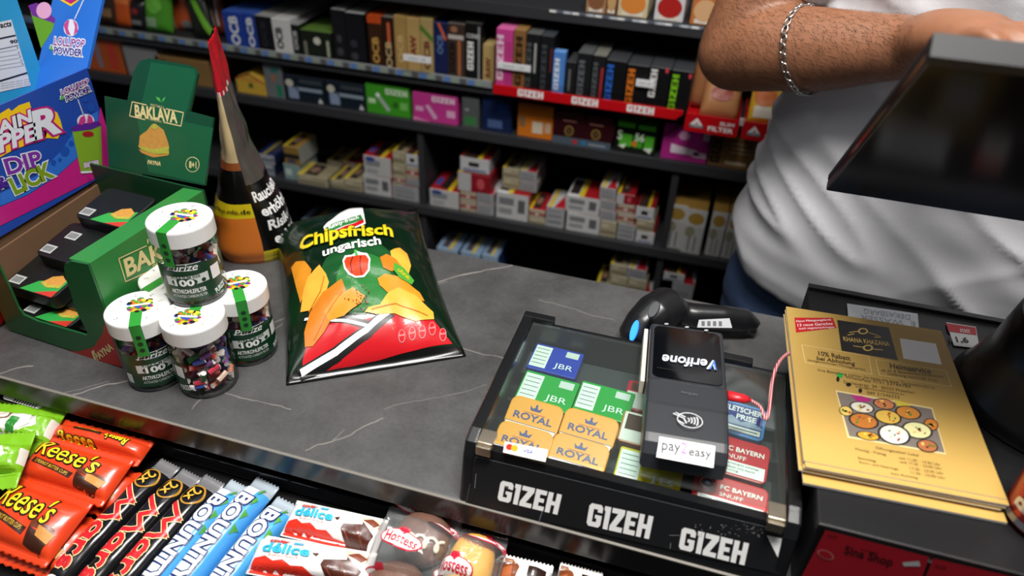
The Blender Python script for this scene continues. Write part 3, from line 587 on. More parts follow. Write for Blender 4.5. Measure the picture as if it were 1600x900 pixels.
packs(512, 536, (262, 251), Z3, [('cream pack in the back row, lower of two', 'cream'), ('cream pack in the back row, upper of two', 'cream')], Y=YS+.11)
packs(537, 566, (264, 252), Z3, [('cream pack with red band in the back row, lower one', 'creamred'), ('cream pack with red band in the back row, upper one', 'creamred')], Y=YS+.11)
packs(570, 612, (272, 242), Z3, [('large white pack under another white pack left of the divider', 'white'), ('large white pack with red top, upper of the two left of the divider', 'redtop')])
packs(614, 655, (287,), Z3, [('white pack at the foot of the stack against the left divider', 'grey')])
zz = Z3+.028
packs(614, 634, (274, 256, 236), z_at(286, x_at(614, YS, Z3), YS+.008), [('narrow cream pack, second up against the left divider', 'creamred'), ('narrow cream pack, third up against the left divider', 'cream'), ('narrow cream pack topping the stack against the left divider', 'cream')])
packs(635, 655, (278, 260, 240), z_at(290, x_at(635, YS, Z3), YS+.008), [('narrow white pack beside the left divider, low', 'grey'), ('narrow pale pack beside the left divider, middle', 'creamred'), ('narrow white pack beside the left divider, topmost', 'bw')])
packs(672, 717, (294,), Z3, [('white pack with red top lying right of the left divider', 'redtop')], depth=.1)
packs(719, 744, (313, 298), Z3, [('cream and red pack at the bottom under the big box', 'creamred'), ('red banded pack directly under the big white red box', 'creamred')])
packs(745, 771, (317, 300), Z3, [('grey white pack at the bottom beside the red banded packs', 'grey'), ('grey white pack directly under the big white red box', 'grey')])
zb = z_at(297, x_at(719, YS, Z3), YS+.008)
packs(716, 766, (268,), zb, [('white and red wide pack carrying the big white box', 'red')])
packs(719, 764, (244,), z_at(267, x_at(719, YS, Z3), YS+.01)+.001, [('big white box with black patch topping the middle pile', 'bw')], Y=YS+.01)
packs(775, 824, (299,), Z3, [('thick white pack below the small cream packs', 'white')], depth=.1)
zb = z_at(297, x_at(775, YS, Z3), YS+.012)+.001
packs(785, 811, (277, 262), zb, [('small cream pack on the thick white pack, lower', 'cream'), ('small cream pack on the thick white pack, upper', 'cream')], Y=YS+.025)
packs(812, 838, (283, 266), zb, [('small grey pack on the thick white pack, lower', 'grey'), ('small grey pack on the thick white pack, upper', 'grey')], Y=YS+.025)
packs(826, 851, (340, 326), Z3, [('cream pack lying in the middle low pair, lower', 'cream'), ('cream pack with yellow stripe in the middle low pair, upper', 'creamred')])
packs(852, 880, (322,), Z3, [('grey fronted pack with red arrow top in mid shelf', 'grey')])
packs(884, 935, (331, 304), Z3, [('wide white pack, lower of the pair near the right divider', 'white'), ('wide white pack, upper of the pair near the right divider', 'white')])
packs(936, 961, (344, 327, 311, 292), Z3, [('cream pack at the foot of the tall stack', 'cream'), ('grey pack second in the tall stack', 'grey'), ('grey pack third in the tall stack', 'grey'), ('grey pack topping the tall stack', 'grey')])
packs(963, 990, (348, 333, 318, 302), Z3, [('grey pack at the foot of the red topped stack', 'grey'), ('cream pack second in the red topped stack', 'creamred'), ('cream pack third in the red topped stack', 'creamred'), ('red pack topping its stack near the right divider', 'red')])
packs(992, 1020, (360, 342, 322), Z3, [('white pack at the foot of the stack against the right divider', 'bw'), ('gold cream pack in the stack against the right divider', 'cream'), ('white pack with black patch topping the stack against the right divider', 'bw')])
for a in [('white and gold carton standing just right of the right divider', 1034, 1063, 318, 0), ('white and gold carton second right of the right divider', 1062, 1092, 326, -.008), ('white and gold carton left of the blue jeans', 1100, 1123, 330, -.002), ('white and gold carton touching the jeans edge', 1125, 1148, 334, -.002)]:
    fr, tp, sd, spec, tsp = STY['carton']; carton(a[0], 'carton', a[1], a[2], a[3], Z3, fr, tp, sd, spec, YS+.01+a[4], .12, 'cigarette_carton', 'white and gold cigarette cartons')
LG = 'cigarette packs on the bottom shelf'
packs(684, 716, (386,), Z4, [('pale blue pack peeping over the counter edge, leftmost of three', 'sky')], group=LG)
packs(720, 750, (392,), Z4, [('pale blue pack peeping over the counter edge, middle of three', 'sky')], group=LG)
packs(752, 776, (397,), Z4, [('pale blue pack peeping over the counter edge, rightmost of three', 'sky')], group=LG)
packs(952, 978, (452, 430, 412), Z4, [('cream yellow pack low on the bottom shelf, left', 'cream'), ('cream yellow pack mid stack on the bottom shelf, left', 'cream'), ('cream yellow pack topping the bottom shelf stack, left', 'cream')], group=LG)
packs(979, 1008, (456, 434, 418), Z4, [('grey cream pack low on the bottom shelf, right', 'grey'), ('grey cream pack mid stack on the bottom shelf, right', 'cream'), ('grey cream pack topping the bottom shelf stack, right', 'grey')], group=LG)
packs(925, 948, (442,), Z4, [('single cream pack left of the bottom shelf stack', 'cream')], group=LG)
packs(1036, 1068, (440, 424), Z4, [('grey pack under the scanner on the bottom shelf, lower', 'grey'), ('pale grey pack under the scanner on the bottom shelf, upper', 'bw')], group=LG)
packs(478, 514, (342,), Z4, [('bright blue pack far back behind the chips bag', 'sky')], group=LG, Y=YS+.06)
packs(636, 657, (366,), Z4, [('red and white pack behind the chips bag corner', 'redtop')], group=LG)
# ================================================================ CANDY RACK
CO = Vector((0, .40, .95)); CA = math.radians(10); CN = Vector((0, -math.sin(CA), math.cos(CA))).normalized()
RX = Matrix.Rotation(CA, 3, 'X')      # local x right, local y away from the customer and up the slope
rk = thing('candy_rack', 'black sloping candy rack along the front of the counter', 'rack', (0, 0, 0))
def slope(y, lift=0.): return .95+(y-.40)*math.tan(CA)+lift
obj('tray', prism([(.05, slope(.05, -.024)), (.419, slope(.419, -.024)), (.419, slope(.419, -.034)), (.05, slope(.05, -.034))], 'x', -1.2, .5, .001), mat('#0d0d0e', .35), rk)
box('front_lip', -1.2, .5, .042, .05, slope(.05, -.05), slope(.05, .0), mat('#0d0d0e', .3), rk, .001)
box('plinth', -1.2, .5, .08, .40, 0, slope(.08, -.036), mat('#141415', .4), rk)
box('price_holder', -1.2, .5, .4155, .4185, .935, .952, mat('#1c1c1f', .12), rk, .001)
def cand(name, label, cat, quad=None, at=None, ang=0., lift=0., tilt=0., group=None, length=None):
    """root on the rack slope. quad: TL, TR, BR, BL pixels of the pack's top; at: world xy of the centre"""
    if quad:
        q = [onp(px, py, CO, CN) for px, py in quad]; c = sum(q, Vector())/4; u = (q[1]-q[0]+q[2]-q[3])/2; v = (q[0]-q[3]+q[1]-q[2])/2
        W_, L_ = u.length, v.length; ang = math.atan2(u.y, u.x)
    else: c = Vector((at[0], at[1], slope(at[1]))); W_ = L_ = 0
    R = RX @ Matrix.Rotation(ang, 3, 'Z') @ Matrix.Rotation(tilt, 3, 'X')
    t = thing(name, label, cat, c+CN*lift, group=group, rot=R); return t, W_, L_
ORG = mat('#d8401a', .3, coat=.2); YEL = mat('#f2d21f', .35); BRN = mat('#3a1c10', .35); MARK = mat('#121212', .3)
RG = 'orange peanut butter cup packs'
def reeses(label, quad, lift=0., tilt=0., flip=False, full=True, sd=1):
    t, W_, L_ = cand('peanut_butter_cup_pack', label, 'candy', quad, lift=lift, tilt=tilt, group=RG)
    h, o = pillow('wrapper', W_+.002, L_+.006, .016, ORG, t, .007, 3.2, sd, .0016, wsc=38)
    W2, L2 = W_, L_; p = Print(Hill(t, h)); s = -1 if flip else 1; rr = math.pi if flip else 0
    if full:
        p.text('Reese\'s', s*-.06*W2, s*.2*L2, W2*.72, L2*.4, YEL, 3, rot=rr-.08, bold=.006, out=MARK, ow=.042, shear=.1)
        p.poly([(s*a*W2, s*b*L2) for a, b in ((-.38, -.02), (.12, -.16), (.1, -.28), (-.4, -.13))], BRN, 1)
        p.text('2 PEANUT BUTTER CUPS', s*-.14*W2, s*-.15*L2, W2*.42, L2*.07, mat('#e8b83a', .4), 2, rot=rr-.13)
        p.poly([(s*a*W2, s*b*L2) for a, b in ((.14, -.12), (.42, -.22), (.38, -.46), (.16, -.38))], BRN, 1)
        p.poly([(s*a*W2, s*b*L2) for a, b in ((.24, -.06), (.44, -.12), (.42, -.28), (.26, -.22))], mat('#c98a3c', .5, var=.2, bscale=300), 2)
        p.poly([(s*a*W2, s*b*L2) for a, b in ((.12, .02), (.4, -.04), (.44, -.12), (.14, -.12))], mat('#6a3016', .35), 1.5)
    else:
        p.text('Reese\'s', .22*W2, .1*L2, W2*.24, L2*.34, YEL, 3, rot=math.pi-.1, bold=.03, out=MARK, ow=.07)
        p.rect(-.25*W2, .08*L2, .05*W2, .34*L2, BRN, 1).text('2 PEANUT CUPS', -.1*W2, .21*L2, .24*W2, .08*L2, YEL, 2, rot=math.pi)
        p.text('Reese', -.18*W2, -.3*L2, .4*W2, .3*L2, YEL, 3, bold=.03, out=MARK, ow=.07)
    p.build('printed_front', t, .003, gap=.0005)
reeses('orange peanut butter cup pack farthest back, turned upside down', [(93, 664), (236, 698), (224, 730), (86, 692)], .002, 0, False, False, 5)
reeses('orange peanut butter cup pack hidden under the middle one', [(84, 706), (222, 738), (166, 804), (34, 755)], -.010, 0, sd=3)
reeses('orange peanut butter cup pack in the middle of the row', [(81, 697), (220, 729), (157, 793), (28, 746)], .004, .06, sd=2)
reeses('orange peanut butter cup pack under the front one', [(14, 772), (156, 816), (78, 896), (-30, 860)], -.010, 0, sd=6)
reeses('orange peanut butter cup pack at the very front', [(22, 754), (156, 800), (70, 884), (-24, 845)], .004, .06, sd=4)
# chocolate bars
MR = mat('#c81f28', .3); CR = mat('#ecd49a', .35); MB = mat('#141316', .25, coat=.2); SILV = mat('#c9c9cc', .25, metal=.7)
BA = math.radians(9.7)
def bar(name, label, top, W_, L_, H_, m, endm, group, lift=0., ang=-BA, sd=0):
    c = Vector((top[0], top[1])) + Vector((math.sin(ang), -math.cos(ang)))*L_/2
    t, _, _ = cand(name, label, 'candy bar', at=(c.x, c.y), ang=ang, lift=lift, group=group)
    h, o = pillow('wrapper', W_, L_, H_, m, t, .009, 4, sd, .0006, nu=14, nv=44, endm=endm, wsc=70); return t, h, Print(Hill(t, h))
def arc(cx, cy, rx, ry, a0, a1, n=9): return [(cx+rx*math.cos(math.radians(a0+(a1-a0)*i/n)), cy+ry*math.sin(math.radians(a0+(a1-a0)*i/n))) for i in range(n+1)]
MARS = [[(0, 0), (.07, .5), (.13, 1), (.22, .35), (.34, 1), (.40, .5), (.43, 0)], arc(.56, .33, .075, .30, 20, 340)+[(.645, .62), (.65, .1), (.68, .0)], [(.72, .62), (.74, .0)], arc(.80, .36, .06, .26, 170, 50), arc(.955, .47, .045, .17, 40, 250, 7)+arc(.955, .16, .05, .16, 90, -150, 7)]
for i, lab in enumerate(('black double chocolate bar beside the orange packs', 'black double chocolate bar in the middle of three', 'black double chocolate bar nearest the blue bars')):
    tp = onp((263, 297, 333)[i], (716, 732, 741)[i], CO, CN)
    W_, L_ = .0265, .156; t, h, p = bar('chocolate_bar', lab, tp, W_, L_, .017, MB, SILV, 'black double chocolate bars', -.012, sd=i+1)
    for wd_, m_, ly in ((.0062, CR, 2.2), (.0044, MR, 3)):
        for st in MARS: p.line([(-.0078+.0158*b_, .037-.088*a_) for a_, b_ in st], wd_, m_, ly)
    p.ring(.0, .052, .0105, .0115, .0016, mat('#b8862e', .3), 2).text('2x', .0, .052, .014, .011, mat('#d8a83a', .35), 3, rot=-math.pi/2, bold=.02)
    p.ell(-.004, -.066, .009, .006, WHITE, 2, a=.4); p.line([(-.012, .03), (-.012, -.06)], .0004, mat('#4a4a50', .3), 1)
    p.build('printed_front', t, .003, gap=.0005)
BL = mat('#4a9fe0', .3); BLW = mat('#dfeefa', .3); NV = mat('#1c2f66', .35); GRN = mat('#4c9a3c', .4)
for i, (px, py, lab, wd, lf, ln) in enumerate([(373, 749, 'light blue coconut bar beside the black bars', .025, -.012, .16), (417, 747, 'light blue coconut bar standing highest with a silver crimped end', .029, -.011, .162), (449, 776, 'light blue coconut bar partly under the white cake packs', .03, -.014, .15)]):
    tp = onp(px, py, CO, CN); t, h, p = bar('coconut_bar', lab, tp, wd, ln, .02, BL, mat('#c5d3de', .25, metal=.3), 'light blue coconut bars', lf, sd=i+11)
    p.poly([(-wd*.46, ln*.42), (wd*.1, ln*.42), (wd*.2, .0), (wd*.05, -ln*.2), (-wd*.46, -ln*.25)], BLW, 1)
    p.text('BOUNTY', -.001, .008, .098, .0145, PW, 3, rot=-math.pi/2, bold=.03, out=NV, ow=.06)
    for k, (a, b) in enumerate(((.3, .3), (.34, .2), (.2, .38), (.38, .1))): p.poly([(wd*a, ln*b), (wd*(a+.1), ln*(b+.05)), (wd*(a-.05), ln*(b+.07))], GRN, 2)
    p.ell(.0, -ln*.36, .010, .012, PW, 2).ell(.003, -ln*.36, .006, .008, mat('#e8e4d8', .4), 2.5).ring(.0, -ln*.36, .010, .012, .0012, mat('#8a8a80', .4), 3)
    p.build('printed_front', t, .003, gap=.0005)
# white cake slices
def delice(label, quad, lift, sd):
    t, W_, L_ = cand('cake_bar_pack', label, 'cake', quad, lift=lift, group='white and red cake bar packs')
    h, o = pillow('wrapper', W_, L_, .018, mat('#eceae8', .28, coat=.2), t, .004, 3, sd, .0014, nu=30, teeth=False, wsc=40)
    p = Print(Hill(t, h)); R_ = mat('#d8301f', .3); BR = mat('#4c2218', .3)
    p.poly([(-.48*W_, -.47*L_), (.3*W_, -.47*L_), (.2*W_, -.38*L_), (.06*W_, -.36*L_), (-.02*W_, -.26*L_), (-.12*W_, -.28*L_), (-.2*W_, -.17*L_), (-.28*W_, -.22*L_), (-.36*W_, -.12*L_), (-.45*W_, -.18*L_)], R_, 1)
    p.text('kinder', -.28*W_, .27*L_, .16*W_, .13*L_, mat('#c22a1e', .35), 3, bold=.03).text('délice', -.2*W_, .08*L_, .4*W_, .22*L_, mat('#2fb0d8', .35), 3, bold=.03).text('Kakao-Snack', -.2*W_, -.09*L_, .26*W_, .06*L_, mat('#c86a5a', .35), 2)
    p.rect(-.16*W_, .23*L_, -.08*W_, .31*L_, mat('#5ab8dc', .35), 2)
    p.poly([(.14*W_, .06*L_), (.3*W_, .16*L_), (.44*W_, -.1*L_), (.4*W_, -.46*L_), (.2*W_, -.46*L_), (.12*W_, -.16*L_)], BR, 2).line([(.14*W_, .0), (.3*W_, .1*L_)], .003, PW, 3).line([(.16*W_, -.2*L_), (.24*W_, -.4*L_)], .0012, mat('#7a4030', .3), 3).line([(.26*W_, .0), (.36*W_, -.38*L_)], .0018, mat('#6a3424', .3), 3)
    p.ell(.36*W_, .22*L_, .1*W_, .2*L_, mat('#e6d0bc', .4), 1).poly([(.3*W_, .2*L_), (.42*W_, .1*L_), (.46*W_, .22*L_), (.38*W_, .3*L_)], mat('#7a3a26', .4), 2).poly([(.02*W_, .08*L_), (.08*W_, .1*L_), (.06*W_, .02*L_)], BR, 2)
    p.build('printed_front', t, .003, gap=.0007)
delice('white and red cake bar pack lying farther back', [(463, 779), (606, 818), (588, 868), (440, 843)], -.002, 1)
delice('white and red cake bar pack lying in front at the picture edge', [(413, 838), (590, 868), (572, 930), (384, 900)], .0, 2)
# clear wrapped cakes
def cake_dome(bm, cx, cy, r, hgt, z0, n=20, k=7, rx=1., ry=1.):
    lathe_p = [(r*.86, z0), (r, z0+hgt*.15)] + [(r*math.cos(a)**.7, z0+hgt*.35+hgt*.65*math.sin(a)) for a in [math.pi/2*i/k for i in range(k)]] + [(0, z0+hgt)]
    n0 = len(bm.verts); lathe(lathe_p, n, bm); bm.verts.ensure_lookup_table()
    for v in bm.verts[n0:]: v.co = Vector((cx+v.co.x*rx, cy+v.co.y*ry, v.co.z+noise.noise(v.co*120)*.0012))
    return bm
HR = mat('#d0203c', .35)
def hostess_logo(p, cx, cy, w_, rot=-.15):
    p.ell(cx, cy, w_*.5, w_*.2, HR, 1, a=rot).ell(cx, cy, w_*.47, w_*.172, PW, 2, a=rot).text('Hostess', cx, cy, w_*.74, w_*.2, HR, 3, rot=rot, bold=.02, shear=.1)
    p.ell(cx-.01*w_, cy+w_*.2, w_*.07, w_*.06, HR, 3).ell(cx+.07*w_, cy+w_*.2, w_*.07, w_*.06, HR, 3).poly([(cx-.07*w_, cy+w_*.19), (cx+.13*w_, cy+w_*.19), (cx+.03*w_, cy+w_*.08)], HR, 3)
q = [(598, 812), (706, 838), (688, 928), (582, 902)]
t, W_, L_ = cand('wrapped_cupcakes', 'two chocolate cupcakes in clear wrap with red white logos', 'cake', q, lift=-.004)
CH = mat('#6a4c40', .4, bump=.3, bscale=160); WI = mat('#e8dcc4', .45)
c1 = obj('cupcake', cake_dome(bmesh.new(), .006, .016, .027, .024, .002), CH, t, True); c2 = obj('cupcake', cake_dome(bmesh.new(), -.002, -.036, .027, .024, .002), CH, t, True)
for cx, cy, c_, dy in ((.008, .008, c1, 0.), (-.002, -.04, c2, 0.)):
    path = []
    for i in range(61):
        a = i/60; ph = a*2*math.pi*4; x = -.022+.044*a+.0035*math.sin(ph); y = .005*math.cos(ph)-.002
        cyy = (.018 if c_ is c1 else -.034); dx, dy_ = cx+x-(.008 if c_ is c1 else -.002), cy+y-cyy
        rr = min(.98, math.hypot(dx, dy_)/.0295); path.append((cx+x, cy+y, .0025+.0248*(.35+.65*max(0, 1-rr**2.6)**.5)))
    obj('icing_squiggle', tube(path, .0017, 6), WI, c_, True)
def wrapfilm(parent, W_, L_, H_, sd, crimp=.012):
    h, o = pillow('clear_wrapper', W_, L_, H_, FILM, parent, crimp, 3, sd, .003, wsc=60, nu=24, nv=30); return h
h = wrapfilm(t, W_+.006, L_+.026, .042, 3); p = Print(Hill(t, h)); hostess_logo(p, -.016, .046, .04); hostess_logo(p, .022, .028, .036, -.2); hostess_logo(p, -.004, -.004, .042, -.12); hostess_logo(p, -.02, -.034, .04); p.build('printed_logo', t, .004, gap=.0004)
q = [(706, 846), (778, 861), (770, 938), (694, 918)]
t, W_, L_ = cand('wrapped_sponge_cake', 'golden sponge cake in clear wrap with a red white logo', 'cake', q, lift=-.004)
bm = bmesh.new(); bmesh.ops.create_uvsphere(bm, u_segments=24, v_segments=14, radius=1)
for v in bm.verts: v.co = Vector((math.copysign(abs(v.co.x)**.8, v.co.x)*.021, math.copysign(abs(v.co.y)**.7, v.co.y)*.034-.006, .016+v.co.z*.015+noise.noise(v.co*3)*.001))
obj('sponge_cake', bm, mat('#e0a53c', .6, var=.15, bscale=150, bump=.2), t, True)
h = wrapfilm(t, W_+.008, L_+.024, .042, 7); p = Print(Hill(t, h)); hostess_logo(p, .006, .022, .044, -.1); hostess_logo(p, -.012, -.014, .04, -.1); p.build('printed_logo', t, .004, gap=.0004)
# brown and white wrappers cut by the lower picture edge
def brownpack(label, quad, sd):
    t, W_, L_ = cand('chocolate_cookie_pack', label, 'candy', quad, lift=-.004, group='white and brown packs at the lower edge')
    h, o = pillow('wrapper', W_, L_, .016, mat('#e9e5e2', .28), t, .006, 3, sd, .0016, nu=26)
    p = Print(Hill(t, h)); p.poly([(-.47*W_, .44*L_), (-.3*W_, .44*L_), (-.12*W_, .1*L_), (-.2*W_, -.44*L_), (-.47*W_, -.44*L_)], mat('#7a3f22', .3), 1).poly([(-.4*W_, .38*L_), (-.3*W_, .4*L_), (-.2*W_, .2*L_), (-.34*W_, .2*L_)], mat('#c08a54', .35), 2).poly([(-.44*W_, .05*L_), (-.26*W_, .1*L_), (-.24*W_, -.2*L_), (-.44*W_, -.2*L_)], mat('#a85c34', .35), 2)
    p.rect(.05*W_, -.3*L_, .4*W_, .2*L_, mat('#2a1a16', .3), 1); p.build('printed_front', t, .004, gap=.0003)
brownpack('white and brown pack right of the sponge cake', [(792, 868), (868, 886), (850, 940), (770, 920)], 1)
brownpack('white and brown pack under the tobacco display, rightmost', [(876, 880), (944, 896), (930, 955), (862, 935)], 2)
# green white packets at the left edge
def greenpack(label, quad, lift, tilt, sd, ang=0.):
    t, W_, L_ = cand('green_candy_packet', label, 'candy', quad, lift=lift, tilt=tilt, group='green and white candy packets')
    G_ = mat('#7cba22', .28, coat=.2); h, o = pillow('wrapper', W_, L_, .024, mat('#dedcd2', .28, coat=.2), t, .016, 2.5, sd, .0045, wsc=48, endm=G_, nu=40, nv=44)
    p = Print(Hill(t, h)); p.poly([(.14*W_, -.3*L_), (.46*W_, -.28*L_), (.46*W_, .28*L_), (.3*W_, .28*L_), (.36*W_, .0)], G_, .6).poly([(-.46*W_, .28*L_), (.2*W_, .28*L_), (.1*W_, .16*L_), (-.2*W_, .2*L_), (-.46*W_, .1*L_)], mat('#5a9a1e', .3), .6); p.build('printed_green', t, .004, gap=.0008)
    p = Print(Hill(t, h)); p.poly([(-.42*W_, -.3*L_), (.1*W_, -.38*L_), (.3*W_, .0), (.22*W_, .3*L_), (-.3*W_, .28*L_)], mat('#e6e4de', .3), 1).ell(-.05*W_, .1*L_, .14*W_, .13*L_, mat('#8a6a4a', .35), 2).ell(-.04*W_, .09*L_, .11*W_, .1*L_, mat('#e8dcd0', .35), 2.5)
    p.poly([(-.3*W_, -.1*L_), (.0, -.22*L_), (.06*W_, -.16*L_), (-.24*W_, .0)], mat('#c02030', .35), 2).poly([(-.35*W_, -.34*L_), (-.05*W_, -.36*L_), (-.1*W_, -.24*L_)], mat('#d8b060', .4), 2)
    p.rect(.12*W_, -.2*L_, .2*W_, .05*L_, mat('#2f8a34', .35), 2); p.build('printed_front', t, .004, gap=.0008)
greenpack('green and white candy packet in front at the left edge', [(-95, 712), (62, 700), (58, 775), (-110, 790)], .020, .1, 1)
greenpack('green and white candy packet behind the front one', [(-40, 640), (98, 648), (88, 722), (-60, 712)], .006, 0., 2)
greenpack('green candy packet poking up farthest back at the left edge', [(-90, 622), (42, 628), (40, 672), (-100, 664)], -.014, 0., 3)
t, W_, L_ = cand('paper_label', 'white paper price label sticking up behind the green packets', 'label', [(20, 614), (78, 634), (78, 648), (20, 634)], lift=.012)
bm = prism(rrect(W_, L_, .004), 'z', 0, .0006); obj('card', bm, WHITE, t)
p = Print(Plane(t, (0, 0, .0007), (1, 0, 0), (0, 1, 0)))
for k in range(9): p.rect(-.01+k*.0035, -.008, -.0085+k*.0035, .0, PK, 1)
p.build('barcode', t)
# ================================================================ GOODS ON THE COUNTER
ZC = 1.0003
def zm(ox, oy, s): return lambda x, y: (ox+x*s, oy+y*s)
# ---------------------------------------------------------------- green baklava display tray
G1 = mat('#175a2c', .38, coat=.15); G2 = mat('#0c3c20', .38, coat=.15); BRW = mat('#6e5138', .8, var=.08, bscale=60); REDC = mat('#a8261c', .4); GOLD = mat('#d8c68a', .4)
t = thing('baklava_display_tray', 'green cardboard display tray with raised back card lettered for baklava', 'display tray', (-.556, .462, ZC+.001), math.radians(-4)); TR = t
fp = Plane(t, (0, 0, 0), (1, 0, 0), (0, 0, 1))
fo = [fp.uv(*q) for q in ((147, 413), (112, 407), (103, 411), (101, 420), (106, 440), (120, 484), (137, 517), (137, 523), (120, 518), (60, 501), (38, 491), (30, 480), (18, 452), (2, 420), (-6, 402))]
fo = [(0, .135)] + [(max(-.166, min(0, a)), max(.012, min(.135, b))) for a, b in fo[1:]] + [(-.167, .09), (-.167, 0), (0, 0)]
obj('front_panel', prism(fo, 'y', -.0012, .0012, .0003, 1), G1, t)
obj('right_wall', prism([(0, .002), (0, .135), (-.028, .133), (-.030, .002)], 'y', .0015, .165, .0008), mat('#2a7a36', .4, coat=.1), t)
p = Print(Plane(t, (.0002, 0, 0), (0, 1, 0), (0, 0, 1)))
p.tpx('BAKLAVA', (199, 432), (322, 367), (193, 406), GOLD, 2, bold=.03)
p.lpx([(228, 384), (185, 404), (196, 440), (240, 420)], .0012, GOLD, 2).tpx('FISTIKLI', (230, 381), (285, 353), (229, 374), GOLD, 2).tpx('PISTACHIO', (240, 421), (290, 394), (238, 414), GOLD, 2); p.build('printed_side', t)
obj('left_wall', prism([(0.0015, .0), (.165, .0), (.165, .107), (.0015, .092)], 'x', -.167, -.1645), BRW, t)
box('tray_floor', -.166, -.001, .0015, .165, .0003, .002, BRW, t)
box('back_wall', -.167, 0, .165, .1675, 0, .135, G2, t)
bp = Plane(t, (0, .165, .118), (1, 0, 0), (0, math.sin(.40), math.cos(.40)))
bo = [bp.uv(*q) for q in ((163, 150), (199, 157), (203, 135), (210, 108), (219, 95), (234, 91), (292, 101), (304, 106), (309, 116), (305, 135), (296, 174), (333, 184), (320, 290), (170, 262))]
bmk = bmesh.new(); va = [bmk.verts.new(bp(a, b, 0)) for a, b in bo]; vb = [bmk.verts.new(bp(a, b, -.003)) for a, b in bo]
bmk.faces.new(va); bmk.faces.new(vb[::-1])
for i in range(len(bo)): bmk.faces.new((va[i], vb[i], vb[(i+1) % len(bo)], va[(i+1) % len(bo)]))
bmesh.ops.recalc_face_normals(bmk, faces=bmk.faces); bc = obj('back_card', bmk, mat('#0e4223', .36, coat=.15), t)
p = Print(bp)
p.ppx([(236, 97), (304, 108), (306, 118), (288, 190), (333, 200), (320, 288), (232, 268), (215, 190)], mat('#155630', .36, coat=.15), .5)  # lighter green: light falling on the card's right part, painted into its colour
p.tpx('BAKLAVA', (212, 182), (277, 192), (211, 164), GOLD, 2, bold=.04).lpx([(229, 164), (207, 159), (203, 181), (227, 187)], .0012, GOLD, 2).lpx([(260, 170), (287, 176), (283, 197), (256, 191)], .0012, GOLD, 2)
p.tpx('FISTIKLI', (236, 166), (256, 170), (236, 162), GOLD, 2).tpx('PISTACHIO', (234, 188), (253, 192), (234, 185), GOLD, 2)
LF = mat('#4cab4a', .4); p.ppx([(252, 160), (246, 156), (244, 151), (250, 153)], LF, 2).ppx([(253, 160), (255, 154), (259, 151), (257, 157)], LF, 2)
BK = mat('#c08a3a', .55, var=.25, bscale=220); BKG = mat('#a8a83a', .6, var=.4, bscale=400)
p.ppx([(217, 230), (219, 212), (230, 204), (238, 194), (243, 193), (256, 203), (263, 222), (265, 232), (240, 235)], BK, 2).ppx([(216, 228), (240, 233), (264, 229), (265, 240), (250, 243), (222, 234)], BKG, 3).ppx([(217, 233), (240, 240), (265, 240), (263, 243), (240, 246), (222, 239)], BK, 3).ppx([(236, 198), (241, 193), (249, 198), (243, 203)], BKG, 3)
p.tpx('PAYNA', (231, 256), (251, 259), (232, 250), GOLD, 2, bold=.03).epx((301, 257), 11, 12, GOLD, 1).epx((301, 257), 10, 11, mat('#155630', .36, coat=.15), 1.5).tpx('8+1', (296, 262), (307, 263), (296, 252), GOLD, 2, bold=.03)
p.build('printed_card', bc)
p = Print(Plane(t, (0, -.0013, 0), (1, 0, 0), (0, 0, 1)))
p.poly([fp.uv(*q) for q in ((98, 546), (125, 548), (148, 541), (162, 520), (168, 494), (194, 573))], REDC, 1)
p.tpx('PAYNA', (153, 563), (178, 545), (147, 554), GOLD, 2, bold=.04).ppx([(143, 549), (147, 546), (152, 560), (148, 563)], GOLD, 2); p.build('printed_front', t)
# snack packs in the tray
SG = 'black baklava snack packs in the green tray'
def snack(label, c, z, rz=0., tilt=.18, front=True, bk=.012):
    q = onz(c[0], c[1], z)+Vector((0, bk, 0)); R = Matrix.Rotation(math.radians(-4)+rz, 3, 'Z') @ Matrix.Rotation(tilt, 3, 'X')
    s = thing('snack_pack', label, 'snack pack', q-Vector((0, 0, .02)), group=SG, rot=R); W_, D_ = .072, .058
    obj('pack_body', prism(rrect(W_, D_, .008), 'z', 0, .018, .002, 2), mat('#101412', .35), s)
    p = Print(Plane(s, (0, 0, .0182), (1, 0, 0), (0, 1, 0)))
    p.rect(-.033, -.024, -.017, -.012, mat('#b0b4b2', .4), 1)
    for k in range(7): p.rect(-.031+k*.0018, -.022, -.0302+k*.0018, -.014, PK, 2)
    if front:
        p.poly([(-.012, -.028), (.0, -.012), (.033, .0), (.033, -.028)], mat('#2f9a44', .35), 1).poly([(.008, -.028), (.022, -.022), (.033, -.018), (.033, -.028)], mat('#c0392a', .35), 2)
        p.poly([(.004, -.014), (.01, -.002), (.02, .003), (.03, -.003), (.031, -.014), (.016, -.018)], BK, 2).poly([(.004, -.012), (.016, -.014), (.031, -.01), (.03, -.014), (.016, -.018)], BKG, 3)
    p.build('printed_top', s)
snack('black snack pack lying highest at the back of the green tray', (172, 326), 1.118)
snack('black snack pack half hidden behind the right tray wall, higher', (150, 364), 1.098, 0, .18, False)
snack('black snack pack half hidden behind the right tray wall, lower', (112, 384), 1.093, 0, .18, False)
snack('black snack pack with green corner in the middle of the tray', (64, 432), 1.068)
snack('black snack pack with white label beside the middle one', (133, 456), 1.050, 0, .18, False)
snack('black snack pack with green corner lowest at the tray front', (78, 488), 1.037, 0, .08, bk=.02)
snack('black snack pack with white label lowest beside the right tray wing', (143, 504), 1.028, 0, .06, False, bk=.02)
